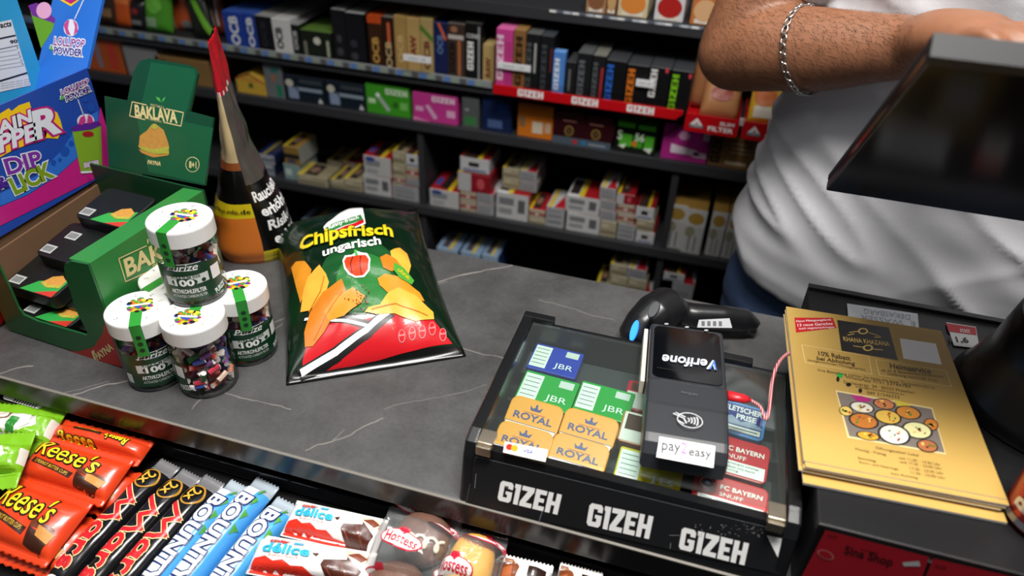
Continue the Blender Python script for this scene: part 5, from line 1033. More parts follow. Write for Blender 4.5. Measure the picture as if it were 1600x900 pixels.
tin('snuff_box', 'green snuff box under the glass, right of two', (944, 627), .055, .040, .014, '#1f9a3a', 1.038, -.05, .1, .002, d_jbr, 'green snuff boxes')
tin('snuff_box', 'yellow snuff box partly under the card terminal', (1014, 736), .058, .036, .012, '#c8b818', 1.046, -.03, .2, .002, lambda p, W_, L_: d_jbr(p, W_, L_, 'JB'))
def d_warn(p, W_, L_): p.rect(-.46*W_, -.45*L_, .46*W_, .1*L_, mat('#dcdcd8', .35), 1).rect(-.4*W_, .15*L_, .4*W_, .42*L_, mat('#4a2a1c', .35), 1)
tin('snuff_box', 'red and white snuff box squeezed beside the card terminal, rear', (1012, 622), .045, .038, .014, '#b01c2c', 1.038, -.03, .1, .003, d_warn)
tin('snuff_box', 'brown and white snuff box squeezed beside the card terminal, front', (1006, 672), .045, .038, .014, '#b8743a', 1.038, -.03, .1, .004, lambda p, W_, L_: p.rect(-.46*W_, -.46*L_, .46*W_, .46*L_, mat('#e4e4e0', .35), 1).rect(-.4*W_, -.1*L_, .4*W_, .4*L_, mat('#4a3024', .35), 2))
def d_glet(p, W_, L_):
    p.rect(-.44*W_, -.42*L_, .44*W_, .42*L_, mat('#1c3486', .35), 1).text('GLETSCHER', 0, .28*L_, .8*W_, .16*L_, PW, 2, bold=.03).text('PRISE', .1*W_, .06*L_, .4*W_, .15*L_, PW, 2, bold=.03)
    p.poly([(-.44*W_, -.12*L_), (-.2*W_, .06*L_), (0, -.1*L_), (.2*W_, .0), (.44*W_, -.14*L_), (.44*W_, -.2*L_), (-.44*W_, -.2*L_)], mat('#8fa0b8', .35), 2).rect(-.42*W_, -.4*L_, .42*W_, -.24*L_, PW, 2).line([(-.36*W_, -.32*L_), (.36*W_, -.32*L_)], .001, PK, 3)
tin('snuff_tin', 'light blue snuff tin at the right side of the case', (1158, 655), .046, .042, .014, '#4a8fd8', 1.038, -.08, .08, .006, d_glet)
def d_bay(p, W_, L_):
    p.text('FC BAYERN', .14*W_, .2*L_, .56*W_, .12*L_, PW, 2, bold=.02).text('SNUFF', .02*W_, .0, .32*W_, .11*L_, PW, 2).rect(-.42*W_, -.44*L_, .46*W_, -.12*L_, PW, 1)
    for k, s_ in enumerate(('Dieses Tabakerzeugnis schädigt', 'Ihre Gesundheit und macht', 'süchtig')): p.text(s_, 0, (-.19-.09*k)*L_, (.76, .66, .2)[k]*W_, .055*L_, PK, 2)
    p.ell(-.32*W_, .2*L_, .1*W_, .15*L_, PW, 1).ell(-.32*W_, .2*L_, .09*W_, .135*L_, mat('#a01824', .35), 2).ell(-.32*W_, .2*L_, .06*W_, .09*L_, mat('#2a55a0', .35), 3).ell(-.32*W_, .2*L_, .03*W_, .04*L_, PW, 4)
tin('snuff_tin', 'red snuff tin at the right, rear of two', (1146, 713), .062, .040, .013, '#c4202c', 1.043, -.06, .2, .006, d_bay, 'red snuff tins')
tin('snuff_tin', 'red snuff tin at the right front corner of the case', (1140, 776), .062, .033, .013, '#c4202c', 1.048, -.06, .26, .006, d_bay, 'red snuff tins')
# ---------------------------------------------------------------- card terminal
TB = mat('#2b2d31', .38, bump=.04, bscale=900); a_t = .10
o_ = Vector((.0315, .4435)); t = thing('card_terminal', 'black card payment terminal lying on the glass lid', 'card terminal', (o_.x, o_.y, ZL+.0034), a_t); W_, L_ = .0715, .172; TT = t
obj('housing', prism([(0, .004), (.003, .018), (.010, .026), (.018, .0285), (.050, .0315), (.052, .0335), (.078, .0345), (.083, .0325), (L_-.004, .0290), (L_, .026), (L_, .010), (L_-.012, .004), (.02, .0)], 'x', -W_/2, W_/2, .0045, 3), TB, t)
sp = Plane(t, (0, .083, .0328), (1, 0, 0), (0, L_-.087, -.0035))
bm = prism(rrect(W_-.008, L_-.091, .006, cy=(L_-.091)/2+.001), 'z', 0, .0006, .0003, 1)
for v in bm.verts: v.co = sp(v.co.x, v.co.y, v.co.z-.0001)
sc_ = obj('screen', bm, mat('#06070a', .07), t)
p = Print(sp); CG = mat('#cfd4e0', .4, emis=.12); p.tpx('Verifone', (1121, 566), (1036, 556), (1119, 580), CG, 2, bold=.02); p.tpx('V', (1121, 566), (1110, 565), (1119, 580), mat('#3a6ab8', .4, emis=.12), 2.4, bold=.02); p.build('display_text', sc_, gap=.0008); p = Print(sp)
for q in ((1041, 508), (1073, 513), (1103, 518)): p.epx(q, 3.5, 1.4, mat('#9a9ea4', .4), 2, 8)
p.tpx('verifone', (1090, 618), (1064, 613), (1090, 622), mat('#5a5e64', .4), 2); p.build('camera_dots', sc_, gap=.0008)
up = Plane(t, (0, .053, .0337), (1, 0, 0), (0, .04, .001)); p = Print(up); LW = mat('#d8dadc', .4)
cc = up.uv(1076, 657); p0_ = Print(up); p0_.ring(cc[0]+.001, cc[1], .0105, .0085, .0007, LW, 2); p0_.build('contactless_ring', t, gap=.0003); (lambda *a: None)(cc[0]+.001, cc[1], .0105, .0085, .0007, LW, 2)
for k in range(4): p.line([(cc[0]+.0005+.0024*k+.0012*math.sin(a)-.0012, cc[1]+(.002+.0009*k)*math.cos(a)) for a in [math.pi*i/8 for i in range(9)]], .0010, LW, 2)
p.line([(cc[0]-.013, cc[1]+.005), (cc[0]-.004, cc[1]+.001), (cc[0]-.002, cc[1]-.004)], .0009, LW, 2).line([(cc[0]-.011, cc[1]+.0065), (cc[0]-.003, cc[1]+.003)], .0009, LW, 2).line([(cc[0]-.0095, cc[1]-.002), (cc[0]-.004, cc[1]-.005)], .0009, LW, 2)
p.line([(-.028, .0415), (-.010, .0415)], .0007, mat('#0a0a0b', .5), 1); p.build('contactless_mark', t, gap=.0003)
st = Plane(t, (0, .010, .0262), (1, 0, 0), (0, .04, .0053)); p = Print(st)
p.ppx([(1030, 684), (1117, 699), (1114, 733), (1025, 716)], PW, 3); PGR = mat('#4a4a52', .4); PVI = mat('#b060b0', .4)
p.tpx('pay', (1033, 710), (1062, 714), (1034, 694), PGR, 4, bold=.012).tpx('2', (1063, 710), (1072, 712), (1064, 693), PVI, 4, bold=.0).tpx('easy', (1075, 718), (1110, 722), (1076, 705), PGR, 4, bold=.012).tpx('one easy, one easy', (1046, 718), (1092, 727), (1046, 716), PGR, 4)
p.build('sticker', t, gap=.0006)
box('side_cradle', -W_/2-.0052, -W_/2-.0012, .09, .17, .004, .020, mat('#d8d0c0', .4), t, .0012)
# red charging cable
t = thing('charging_cable', 'red and white braided charging cable plugged into the terminal', 'cable', (.08, .50, ZL+.004))
cb = [onz(1172, 625, 1.085), onz(1188, 636, 1.082), onz(1196, 655, 1.078), onz(1202, 640, 1.082), onz(1206, 600, 1.092), onz(1215, 570, 1.098), onz(1232, 552, 1.094), onz(1262, 545, 1.0885)]
cb = [q-t.location for q in spline(cb, 10)]; bm = tube(cb, .0016, 8)
CBM = bpy.data.materials.new('braided_cable'); CBM.use_nodes = True; nt = CBM.node_tree; wv = nt.nodes.new('ShaderNodeTexWave'); wv.inputs['Scale'].default_value = 160; tc = nt.nodes.new('ShaderNodeTexCoord'); nt.links.new(tc.outputs['Object'], wv.inputs[0])
rp_ = nt.nodes.new('ShaderNodeValToRGB'); rp_.color_ramp.interpolation = 'CONSTANT'; rp_.color_ramp.elements[0].color = lin('#b82a34'); rp_.color_ramp.elements[1].position = .5; rp_.color_ramp.elements[1].color = lin('#e0b8b8'); nt.links.new(wv.outputs[1], rp_.inputs[0]); nt.links.new(rp_.outputs[0], nt.nodes['Principled BSDF'].inputs[0])
obj('cord', bm, CBM, t, True)
pa, pb = onz(1137, 618, 1.088)-t.location, onz(1172, 625, 1.085)-t.location; obj('plug', tube([pa, pa.lerp(pb, .75), pb], [(.0055, .004), (.005, .0036), (.0022, .002)], 12), mat('#c8202a', .35), t, True)
# ---------------------------------------------------------------- barcode scanner
t = thing('barcode_scanner', 'black handheld barcode scanner lying behind the display case', 'barcode scanner', (.02, .71, ZC)); o0 = Vector((.02, .71, ZC))
def L(px, py, z): return onz(px, py, z)-o0
bm = tube([L(984, 530, 1.018), L(990, 522, 1.022), L(1005, 502, 1.032), L(1025, 484, 1.040), L(1045, 472, 1.040), L(1056, 470, 1.034)], [(.012, .012), (.020, .017), (.023, .021), (.026, .024), (.026, .024), (.015, .014)], 20)
tube([L(1045, 478, 1.036), L(1085, 486, 1.034), L(1130, 490, 1.032), L(1165, 494, 1.028), L(1176, 502, 1.020), L(1174, 514, 1.012)], [(.014, .014), (.015, .015), (.014, .016), (.014, .015), (.011, .012), (.008, .009)], 18, bm)
bmesh.ops.translate(bm, verts=bm.verts, vec=(0, 0, 0)); lo = min(v.co.z for v in bm.verts); bmesh.ops.translate(bm, verts=bm.verts, vec=(0, 0, -lo+.0005))
sb = obj('scanner_body', remesh(bm, .0022, 6), mat('#17181a', .3, bump=.04, bscale=600), t, True)
def ovl(name, c, ax, ay, nrm, m, th=.004, par=None):
    n = Vector(nrm).normalized(); u = Vector((0, 0, 1)).cross(n); u = u.normalized() if u.length > .01 else Vector((1, 0, 0)); v = n.cross(u); q = bmesh.new()
    A_ = [q.verts.new(c+u*ax*math.cos(k*.3142)+v*ay*math.sin(k*.3142)) for k in range(20)]; B_ = [q.verts.new(c+u*ax*.85*math.cos(k*.3142)+v*ay*.9*math.sin(k*.3142)+n*th) for k in range(20)]
    q.faces.new(B_)
    for k in range(20): q.faces.new((A_[k], A_[(k+1) % 20], B_[(k+1) % 20], B_[k]))
    bmesh.ops.recalc_face_normals(q, faces=q.faces); return obj(name, q, m, par or t)
vd = (CAM-(o0+L(991, 517, 1.03))).normalized()
ovl('status_light', L(991, 517, 1.036), .0042, .0125, (-.1, -.75, .6), mat('#2f86ff', .3, emis=1.4), .004); ovl('trigger_window', L(1022, 485, 1.0625), .0055, .011, (-.15, -.5, .85), mat('#3c3f42', .25), .003)
p = Print(Plane(t, L(1110, 500, 1.044), (1, -.02, 0), (0, .7, .7))); p.ppx([(1092, 500), (1140, 497), (1144, 512), (1089, 512)], mat('#a8abae', .35), 1)
for k in range(4): p.ppx([(1096+k*9, 502), (1101+k*9, 502), (1101+k*9, 509), (1096+k*9, 509)], mat('#4a4c4e', .4), 2)
p.build('type_label', t, gap=.0005)
# ---------------------------------------------------------------- cash drawer, flyers, slips
XD = .136; t = thing('cash_drawer', 'black cash drawer box carrying flyers and the till monitor', 'cash drawer', (XD, .412, ZC))
DB = mat('#141416', .38, bump=.06, bscale=500); box('drawer_body', 0, .46, .0, .332, 0, .0845, DB, t, .002); box('drawer_front', .006, .454, -.004, -.0002, .006, .078, mat('#101012', .3), t, .001)
box('top_rim', 0, .46, .324, .332, .085, .089, DB, t, .001)
p = Print(Plane(t, (0, -.0041, 0), (1, 0, 0), (0, 0, 1))); RS = mat('#b01828', .35)
p.ppx([(1290, 828), (1452, 870), (1432, 925), (1250, 905)], RS, 1).ppx([(1458, 872), (1600, 905), (1600, 960), (1436, 926)], RS, 1)
p.tpx('Sina Shop', (1318, 868), (1392, 888), (1322, 852), mat('#2a0a10', .4), 2, bold=.02).lpx([(1345, 858), (1372, 864)], .0006, PK, 2).tpx('ALIOR', (1292, 838), (1308, 841), (1293, 834), PK, 2).epx((1290, 866), 14, 7, mat('#c86a6a', .4), 2, a=.4).epx((1290, 866), 11, 5, RS, 2.5, a=.4).ppx([(1410, 878), (1436, 876), (1438, 884), (1412, 884)], mat('#c8c8c8', .4), 2).tpx('ALIOR', (1460, 886), (1478, 890), (1461, 881), PK, 2)
p.build('red_stickers', t)
z_ = 1.0853
t = thing('handwritten_note', 'white handwritten paper note behind the flyers', 'note', onz(1378, 497, z_+.001)); q = [onz(px, py, z_)-t.location for px, py in ((1323, 476), (1433, 492), (1436, 525), (1326, 515))]
raw('paper', [Vector((v.x, v.y, 0)) for v in q]+[Vector((v.x, v.y, .0006)) for v in q], [(0, 1, 2, 3), (4, 5, 6, 7), (0, 1, 5, 4), (1, 2, 6, 5), (2, 3, 7, 6), (3, 0, 4, 7)], mat('#c8ccd2', .6), t)
p = Print(Plane(t, (0, 0, .0007), (1, 0, 0), (0, 1, 0))); p.tpx('DEKASBARG', (1422, 492), (1350, 482), (1422, 500), mat('#8f949c', .5), 1).tpx('E  WASSER', (1430, 503), (1345, 492), (1430, 511), mat('#8f949c', .5), 1); p.build('handwriting', t)
t = thing('price_card', 'red and white price card lying beside the note', 'price card', onz(1500, 525, z_+.0006)); q = [onz(px, py, z_)-t.location for px, py in ((1478, 505), (1524, 512), (1530, 546), (1490, 541))]
raw('card', [Vector((v.x, v.y, 0)) for v in q]+[Vector((v.x, v.y, .0006)) for v in q], [(0, 1, 2, 3), (4, 5, 6, 7), (0, 1, 5, 4), (1, 2, 6, 5), (2, 3, 7, 6), (3, 0, 4, 7)], mat('#e4e4e4', .5), t)
p = Print(Plane(t, (0, 0, .0007), (1, 0, 0), (0, 1, 0))); p.ppx([(1478, 505), (1524, 512), (1526, 524), (1482, 518)], mat('#c01828', .4), 1).tpx('11,6', (1486, 535), (1514, 537), (1483, 526), PK, 2, bold=.03).tpx('statt', (1500, 519), (1516, 521), (1499, 513), PW, 2); p.build('lettering', t)
GO = mat('#c09c50', .55); GOE = mat('#f4f2ee', .6); FW, FL = .150, .214; r5 = random.Random(4)
def flyer(i, label, dx, dy, rz):
    t = thing('menu_flyer', label, 'flyer', (.1905+dx, .571+dy, z_+.0004+i*.00145), .062+rz, 'stack of golden menu flyers')
    def curl(y): return .0
    bm = bxm(-FW/2, FW/2, -FL/2, FL/2, 0, .0013); 
    for f in bm.faces: f.material_index = 0 if abs(f.normal.z) > .5 else 1
    obj('sheet', bm, [GO, GOE], t); return t
n_f = 10
for i in range(n_f-1): flyer(i, 'golden menu flyer at the very bottom of the stack, sticking out in front' if i == 0 else 'golden menu flyer second from the bottom of the stack, sticking out in front' if i == 1 else 'golden menu flyer lying mid stack under the topmost one', r5.uniform(-.002, .002)+(.004 if i < 2 else 0), r5.uniform(-.003, .002)-(.010 if i < 2 else .002), r5.uniform(-.012, .012))
t = flyer(n_f-1, 'topmost golden menu flyer with a photo of curry bowls', 0, 0, 0)
p = Print(Plane(t, (0, 0, .0013), (1, 0, 0), (0, 1, 0))); Fz = zm(1190, 430, .5223); GD = mat('#d8b45c', .38); TXT = mat('#4a3a1c', .45)
def fp_(l): return [Fz(*q) for q in l]
p.ppx(fp_([(98, 127), (213, 128), (224, 158), (103, 172)]), mat('#c01c26', .4), 1)
for k, s_ in enumerate(('Neue Mittagsangebote', '13 neue Gerichte', 'auch vegetarisch/vegan')): p.tpx(s_, Fz(104+k*4, 143+k*11), Fz(208+k*5, 138+k*11), Fz(103+k*4, 135+k*11), PW, 2)
p.ppx(fp_([(226, 134), (380, 157), (408, 255), (239, 226)]), mat('#171412', .4), 1).tpx('KHANA KHAZANA', Fz(246, 197), Fz(384, 213), Fz(243, 184), GD, 2, bold=.01)
for c, r_ in (((303, 168), 12), ((318, 218), 12)): p.ppx([Fz(c[0]+r_*math.cos(a)*1.3, c[1]+r_*math.sin(a)*.8) for a in [i*.5236 for i in range(12)]], GD, 2).ppx([Fz(c[0]+r_*.65*math.cos(a)*1.3, c[1]+r_*.65*math.sin(a)*.8) for a in [i*.5236 for i in range(12)]], mat('#171412', .4), 2.5)
for l in ([(262, 172), (288, 168)], [(320, 172), (350, 182)], [(275, 212), (302, 216)], [(335, 222), (362, 224)], [(258, 180), (276, 176)], [(338, 186), (356, 186)]): p.lpx(fp_(l), .0011, GD, 2)
p.ppx(fp_([(413, 189), (521, 205), (539, 268), (424, 250)]), PW, 1)
for q in ([(120, 208), (320, 243), (330, 297), (131, 262), (120, 208)], [(341, 252), (551, 286), (568, 334), (352, 299), (341, 252)]): p.lpx(fp_(q), .0006, mat('#e8cf8a', .4), 1)
for s_, a, b, c in (('10% Rabatt', (171, 240), (266, 256), (169, 227)), ('bei Abholung', (165, 257), (279, 274), (165, 243)), ('Heimservice', (385, 279), (507, 296), (383, 264))): p.tpx(s_, Fz(*a), Fz(*b), Fz(*c), TXT, 2, bold=.025)
for s_, a, b, c in (('(ausgenommen Mittagskarte)', (138, 258), (310, 288), (138, 250)), ('ab 25 € Bestellwert kostenlose', (358, 288), (545, 308), (357, 280)), ('Lieferung innerhalb 4 km', (378, 300), (528, 322), (377, 291)), ('Ihre Bestellung richten Sie bitte mit einer Textnachricht an', (168, 290), (520, 344), (168, 280)), ('WhatsApp 0151 53744784', (250, 312), (446, 342), (250, 300)), ('Dachauerstr. 34 · 80333 München', (246, 324), (458, 356), (245, 315)), ('info@khanakhazana.eu', (282, 338), (428, 362), (281, 330)), ('089 21546333', (315, 356), (412, 370), (314, 347)),
                    ('Öffnungszeiten Lokal', (340, 523), (470, 546), (340, 511)), ('Montag - Freitag', (280, 526), (372, 543), (280, 516)), ('von 11:30 - 14:30 Uhr', (410, 550), (536, 572), (409, 542)), ('und 17:30 - 23:00 Uhr', (414, 562), (540, 584), (413, 554)), ('Samstag', (288, 552), (342, 562), (287, 543)), ('17:30 - 23:00 Uhr', (444, 582), (545, 598), (443, 574)), ('Sonn- und Feiertage', (292, 564), (410, 586), (291, 556)), ('11:30 - 23:00 Uhr', (446, 594), (550, 612), (445, 586)), ('kein Ruhetag', (388, 598), (468, 612), (387, 590))):
    p.tpx(s_, Fz(*a), Fz(*b), Fz(*c), TXT, 2)
p.epx(Fz(234, 300), 5, 4, mat('#2fae4a', .4), 2).epx(Fz(228, 312), 2.5, 4, PK, 2).epx(Fz(260, 328), 4, 3, PK, 2).epx(Fz(295, 346), 3, 3.5, PK, 2)
p.ppx(fp_([(221, 344), (511, 397), (552, 537), (257, 486)]), mat('#e4cf94', .4), 1).ppx(fp_([(225, 349), (508, 401), (548, 532), (262, 482)]), mat('#7a7068', .45), 1.4)
for k, (cx, cy, rx, ry, col) in enumerate(((300, 396, 38, 17, '#dcd8c4'), (366, 386, 34, 16, '#c87a4a'), (438, 412, 40, 20, '#c8802a'), (252, 407, 24, 18, '#e0c060'), (305, 437, 46, 24, '#b8702a'), (377, 425, 42, 22, '#d8b04a'), (506, 448, 26, 22, '#c8762a'), (465, 465, 47, 26, '#e0dca0'), (396, 478, 50, 31, '#e8e2d4'), (318, 482, 42, 15, '#d8a02c'), (495, 512, 38, 22, '#b06a40'))):
    def EL(f): return [Fz(cx+rx*f*math.cos(a)+ry*f*.0, cy+ry*f*math.sin(a)+rx*f*.16*math.cos(a)) for a in [i*.3307 for i in range(19)]]
    kk = 2+k*.25
    if k in (3, 9, 10, 6): f_ = .86
    else: f_ = 1.
    p.ppx(EL(f_), mat('#2a2826', .4), kk).ppx(EL(f_*.86), mat(col, .45, var=.3, bscale=900), kk+.1)
    for j in range(7):
        aa = r5.random()*6.28; rr = .6*r5.random()*f_; c = Fz(cx+rx*rr*math.cos(aa), cy+ry*rr*math.sin(aa)+rx*rr*.16*math.cos(aa)); p.epx(c, 1.6+r5.random()*1.6, 1+r5.random(), mat(('#4c7a2a', '#a8381c', '#e8c060', '#8a4a1c')[(j+k) % 4], .45), kk+.15, 7)
p.ppx(fp_([(265, 358), (300, 362), (330, 372), (322, 380), (285, 378)]), mat('#b02a7a', .45), 2).ppx(fp_([(395, 372), (440, 384), (445, 394), (405, 392)]), mat('#d8c040', .45), 1.8)
p.build('printed_page', t, gap=.00014)
# drinks can at the right edge
t = thing('drinks_can', 'red energy drink can cut by the right picture edge', 'can', onz(1598, 818, z_)+Vector((.013, .006, 0)))
obj('can_body', lathe([(0, .002), (.021, .002), (.0235, 0), (.0265, .006), (.0265, .120), (.024, .127), (.0225, .131), (.0225, .133), (.021, .131), (0, .131)], 40), mat('#a8121a', .25, metal=.5), t, True)
p = Print(Cyl(.0266, math.radians(-150))); p.text('Red Bull', .0, .055, .07, .016, mat('#d8d8dc', .25, metal=.6), 2, rot=math.pi/2, bold=.03); p.rect(-.05, .001+.005, .05, .012, mat('#8a8c92', .25, metal=.6), 1); p.build('lettering', t, .004)
box('pull_tab', -.008, .010, -.006, .006, .1315, .1325, mat('#c8c8cc', .25, metal=.9), t, .0003)
# ---------------------------------------------------------------- till monitor on its stand
XM0, XM1 = .1135, .46; B_ = ony(1290, 297, .70); xl = B_.x
T_ = onx(1457, 86, xl); t = thing('till_monitor', 'black tilted till monitor seen from behind on a thick stand', 'monitor', (xl, .60, z_)); MI = t.location
MK = mat('#0d0d0f', .16); MG_ = mat('#1a1b1e', .6)
bl, tl = Vector((B_.y-MI.y, B_.z-MI.z)), Vector((T_.y-MI.y, T_.z-MI.z)); d_ = (tl-bl).normalized(); n_ = Vector((d_.y, -d_.x))      # n_: towards the cashier
if n_.x < 0: n_ = -n_
Wm = .36; th = .010
obj('back_cover', prism([tuple(bl), tuple(tl), tuple(tl+n_*th), tuple(bl+n_*th)], 'x', 0, Wm, .002), MK, t)
ft = tl+n_*th; obj('top_bezel', prism([tuple(tl-d_*.010-n_*.0012), tuple(tl+d_*.0005-n_*.0012), tuple(ft+d_*.0005+n_*.004), tuple(ft-d_*.010+n_*.004)], 'x', -.0015, Wm+.0015, .001), MG_, t)
obj('screen_bezel', prism([tuple(bl+n_*(th+.0002)), tuple(tl+n_*(th+.0002)-d_*.012), tuple(tl+n_*(th+.006)-d_*.012), tuple(bl+n_*(th+.006))], 'x', .0, Wm, .001), MG_, t)
obj('touch_screen', prism([tuple(bl+d_*.02+n_*(th+.0062)), tuple(tl-d_*.03+n_*(th+.0062)), tuple(tl-d_*.03+n_*(th+.0068)), tuple(bl+d_*.02+n_*(th+.0068))], 'x', .015, Wm-.015), mat('#2c3f5c', .12, emis=.3), t)
mid = (bl+tl)/2; sx_ = onz(1560, 640, z_).x-xl+.045; sy_ = onz(1560, 640, z_).y-MI.y+.02
obj('stand_base', lathe([(0, 0), (.080, 0), (.083, .004), (.077, .014), (.064, .05), (.057, .09), (.0, .09)], 48, cx=sx_, cy=sy_), mat('#0a0a0b', .3), t, True)
bm = tube([(sx_, sy_, .03), (sx_, sy_+.005, .08), (sx_, mid.x+.01, .14), (sx_, mid.x+n_.x*.004, mid.y)], [(.056, .054), (.056, .048), (.054, .040), (.056, .034)], 28, flat=(0, 1, 0)); obj('stand_neck', bm, mat('#0a0a0b', .3), t, True)
# ================================================================ THE CASHIER
PX, PY = .315, 1.075
per = thing('person', 'person in white t-shirt and blue jeans reaching a bare forearm to the till', 'person', (PX, PY, 0))
def w(p): return Vector(p)-Vector((PX, PY, 0))
def ball(bm, c, r, sc=(1, 1, 1)):
    n0 = len(bm.verts); bmesh.ops.create_icosphere(bm, subdivisions=3, radius=r, matrix=Matrix.Rotation(.37, 4, Vector((1, .6, .3)).normalized())); bm.verts.ensure_lookup_table()
    for v in bm.verts[n0:]: v.co = Vector((v.co.x*sc[0], v.co.y*sc[1], v.co.z*sc[2]))+Vector(c)
def limb(bm, pts, rad, n=20, flat=None, ends=True):
    P = spline([w(p) for p in pts], 6); k = len(pts)-1; R = []
    for i in range(len(P)):
        x = i/6; a = min(int(x), k-1); f = x-a; ra = rad[a] if isinstance(rad[a], tuple) else (rad[a],)*2; rb = rad[a+1] if isinstance(rad[a+1], tuple) else (rad[a+1],)*2
        R.append((ra[0]+(rb[0]-ra[0])*f, ra[1]+(rb[1]-ra[1])*f))
    tube(P, R, n, bm, flat=flat)
    if ends: ball(bm, P[0], min(R[0])*.98); ball(bm, P[-1], min(R[-1])*.97)
SKIN = mat('#8e5e42', .5, var=.2, bscale=38, bump=.25, sub=.12, name='skin')
el = ony(1150, 82, 1.01); wr = ony(1420, 74, .90); kn = ony(1545, 62, .83)
SHL_, SHR = Vector((.125, 1.10, 1.52)), Vector((.505, 1.10, 1.52))
b = bmesh.new()
# torso core, neck, head
limb(b, [(PX, PY, .92), (PX, PY, 1.05), (PX, PY, 1.25), (PX, PY+.01, 1.42), (PX, PY+.02, 1.52)], [(.19, .11), (.2, .12), (.19, .11), (.18, .10), (.11, .075)], 28, flat=(0, 1, 0), ends=False)
limb(b, [(PX, PY+.02, 1.48), (PX, PY+.015, 1.58), (PX, PY, 1.64)], [.065, .056, .056])
hc = w((PX, PY-.015, 1.72)); ball(b, hc, .1, (.76, .92, 1.16)); ball(b, hc+Vector((0, -.03, -.06)), .06, (.85, .8, .8)); ball(b, hc+Vector((0, -.096, -.012)), .016, (.8, 1.1, 1.5))
for s in (-1, 1): ball(b, hc+Vector((s*.078, .005, -.008)), .026, (.35, .7, 1.2)); ball(b, hc+Vector((s*.03, -.078, .012)), .014)
ball(b, hc+Vector((0, -.086, -.058)), .018, (1.5, .5, .5))
# right arm (left in the picture): upper arm, forearm, hand
fd = (wr-el).normalized()
limb(b, [SHL_, SHL_.lerp(el, .35)+Vector((-.012, .0, 0)), SHL_.lerp(el, .75)+Vector((-.006, 0, 0)), el], [.062, .060, .056, .050])
limb(b, [el, el.lerp(wr, .22)+Vector((0, 0, .004)), el.lerp(wr, .55), el.lerp(wr, .86), wr], [(.050, .050), (.053, .053), (.046, .048), (.036, .037), (.034, .034)])
hd = (kn-wr).normalized(); side = hd.cross(Vector((0, 0, 1))).normalized(); upv = side.cross(hd)
limb(b, [wr, wr.lerp(kn, .4)+Vector((0, 0, .006)), wr.lerp(kn, .85)+Vector((0, 0, .002)), kn], [(.032, .030), (.040, .030), (.044, .026), (.042, .022)])
for i in range(4):
    o = side*((i-1.5)*.021); r = .0098-.0007*(i == 3); l = (.040, .044, .042, .033)[i]
    k0 = kn+o+upv*.002-hd*.012; k1 = kn+o+hd*l*.6+upv*.004; k2 = k1+hd*l*.55-upv*.016; k3 = k2+hd*l*.3-upv*.022
    limb(b, [k0, k1, k2, k3], [r*1.12, r*1.08, r, r*.85], 12)
tb = wr.lerp(kn, .3)-side*.03; limb(b, [tb, tb-side*.014+hd*.03-upv*.01, tb-side*.012+hd*.062-upv*.02], [.014, .0125, .0105], 12)
# left arm (outside the picture on the right)
el2, wr2, kn2 = Vector((.62, .99, 1.24)), Vector((.52, .80, 1.22)), Vector((.48, .73, 1.21))
limb(b, [SHR, SHR.lerp(el2, .4), el2], [.062, .056, .046]); limb(b, [el2, el2.lerp(wr2, .3), wr2], [.047, .046, .031]); limb(b, [wr2, wr2.lerp(kn2, .6), kn2], [(.03, .026), (.042, .022), (.04, .018)])
h2 = (kn2-wr2).normalized(); s2 = h2.cross(Vector((0, 0, 1))).normalized()
for i in range(4): k0 = kn2+s2*((i-1.5)*.021)-h2*.01; limb(b, [k0, k0+h2*.04, k0+h2*.065-Vector((0, 0, .02))], [.0105, .0098, .0085], 12)
limb(b, [wr2+s2*.02, wr2+s2*.045+h2*.03, wr2+s2*.045+h2*.055], [.013, .012, .010], 12)
# legs inside the jeans
for s in (-1, 1): limb(b, [(PX+s*.10, PY, .95), (PX+s*.105, PY-.01, .5), (PX+s*.11, PY+.01, .09)], [.09, .06, .045]); limb(b, [(PX+s*.11, PY+.03, .06), (PX+s*.115, PY-.06, .045), (PX+s*.12, PY-.13, .04)], [.035, .035, .028])
bb = remesh(b, .0042, 5)
body = obj('body', bb, SKIN, per, True)
# hair
hb = bmesh.new(); ball(hb, hc+Vector((0, .012, .028)), .1, (.83, .98, 1.06))
for v in hb.verts:
    if v.co.y < hc.y-.045 and v.co.z < hc.z+.075: v.co.y = max(v.co.y, hc.y-.045)
    v.co += Vector((1, 1, 1))*noise.noise(v.co*60)*.004
obj('hair', hb, mat('#15110e', .6, bump=.5, bscale=300), per, True)
# t-shirt: torso shell with folds and short sleeves
tb_ = bmesh.new()
prof_t = [(.925, .243, .158), (.95, .252, .168), (1.0, .254, .174), (1.08, .244, .172), (1.16, .232, .160), (1.24, .222, .148), (1.32, .217, .138), (1.40, .214, .130), (1.47, .205, .118), (1.53, .165, .095), (1.565, .09, .075)]
NU_ = 56; rings = []
for z, rx, ry in prof_t:
    R = []
    for i in range(NU_):
        a = 2*math.pi*i/NU_; ca, sa = math.cos(a), math.sin(a)
        R.append(tb_.verts.new(w((PX+rx*math.copysign(abs(ca)**.85, ca), PY+ry*math.copysign(abs(sa)**.85, sa), z+(-.022*(-sa)*max(0, (1.02-z)/.1) if z < 1.02 else 0)+(.02*ca*(-1) if z < .96 else 0)*1.0))))
    rings.append(R)
for A_, B2 in zip(rings, rings[1:]):
    for i in range(NU_): tb_.faces.new((A_[i], A_[(i+1) % NU_], B2[(i+1) % NU_], B2[i]))
tb_.faces.new(rings[0][::-1]); tb_.faces.new(rings[-1]); bmesh.ops.recalc_face_normals(tb_, faces=tb_.faces)
for S_, E_ in ((SHL_, el), (SHR, el2)):
    m_ = S_.lerp(E_, .52); limb(tb_, [S_+Vector((.03 if S_.x < PX else -.03, 0, .01)), S_.lerp(E_, .25), m_], [.075, .078, .078], 24)
tm = remesh(tb_, .006, 4)
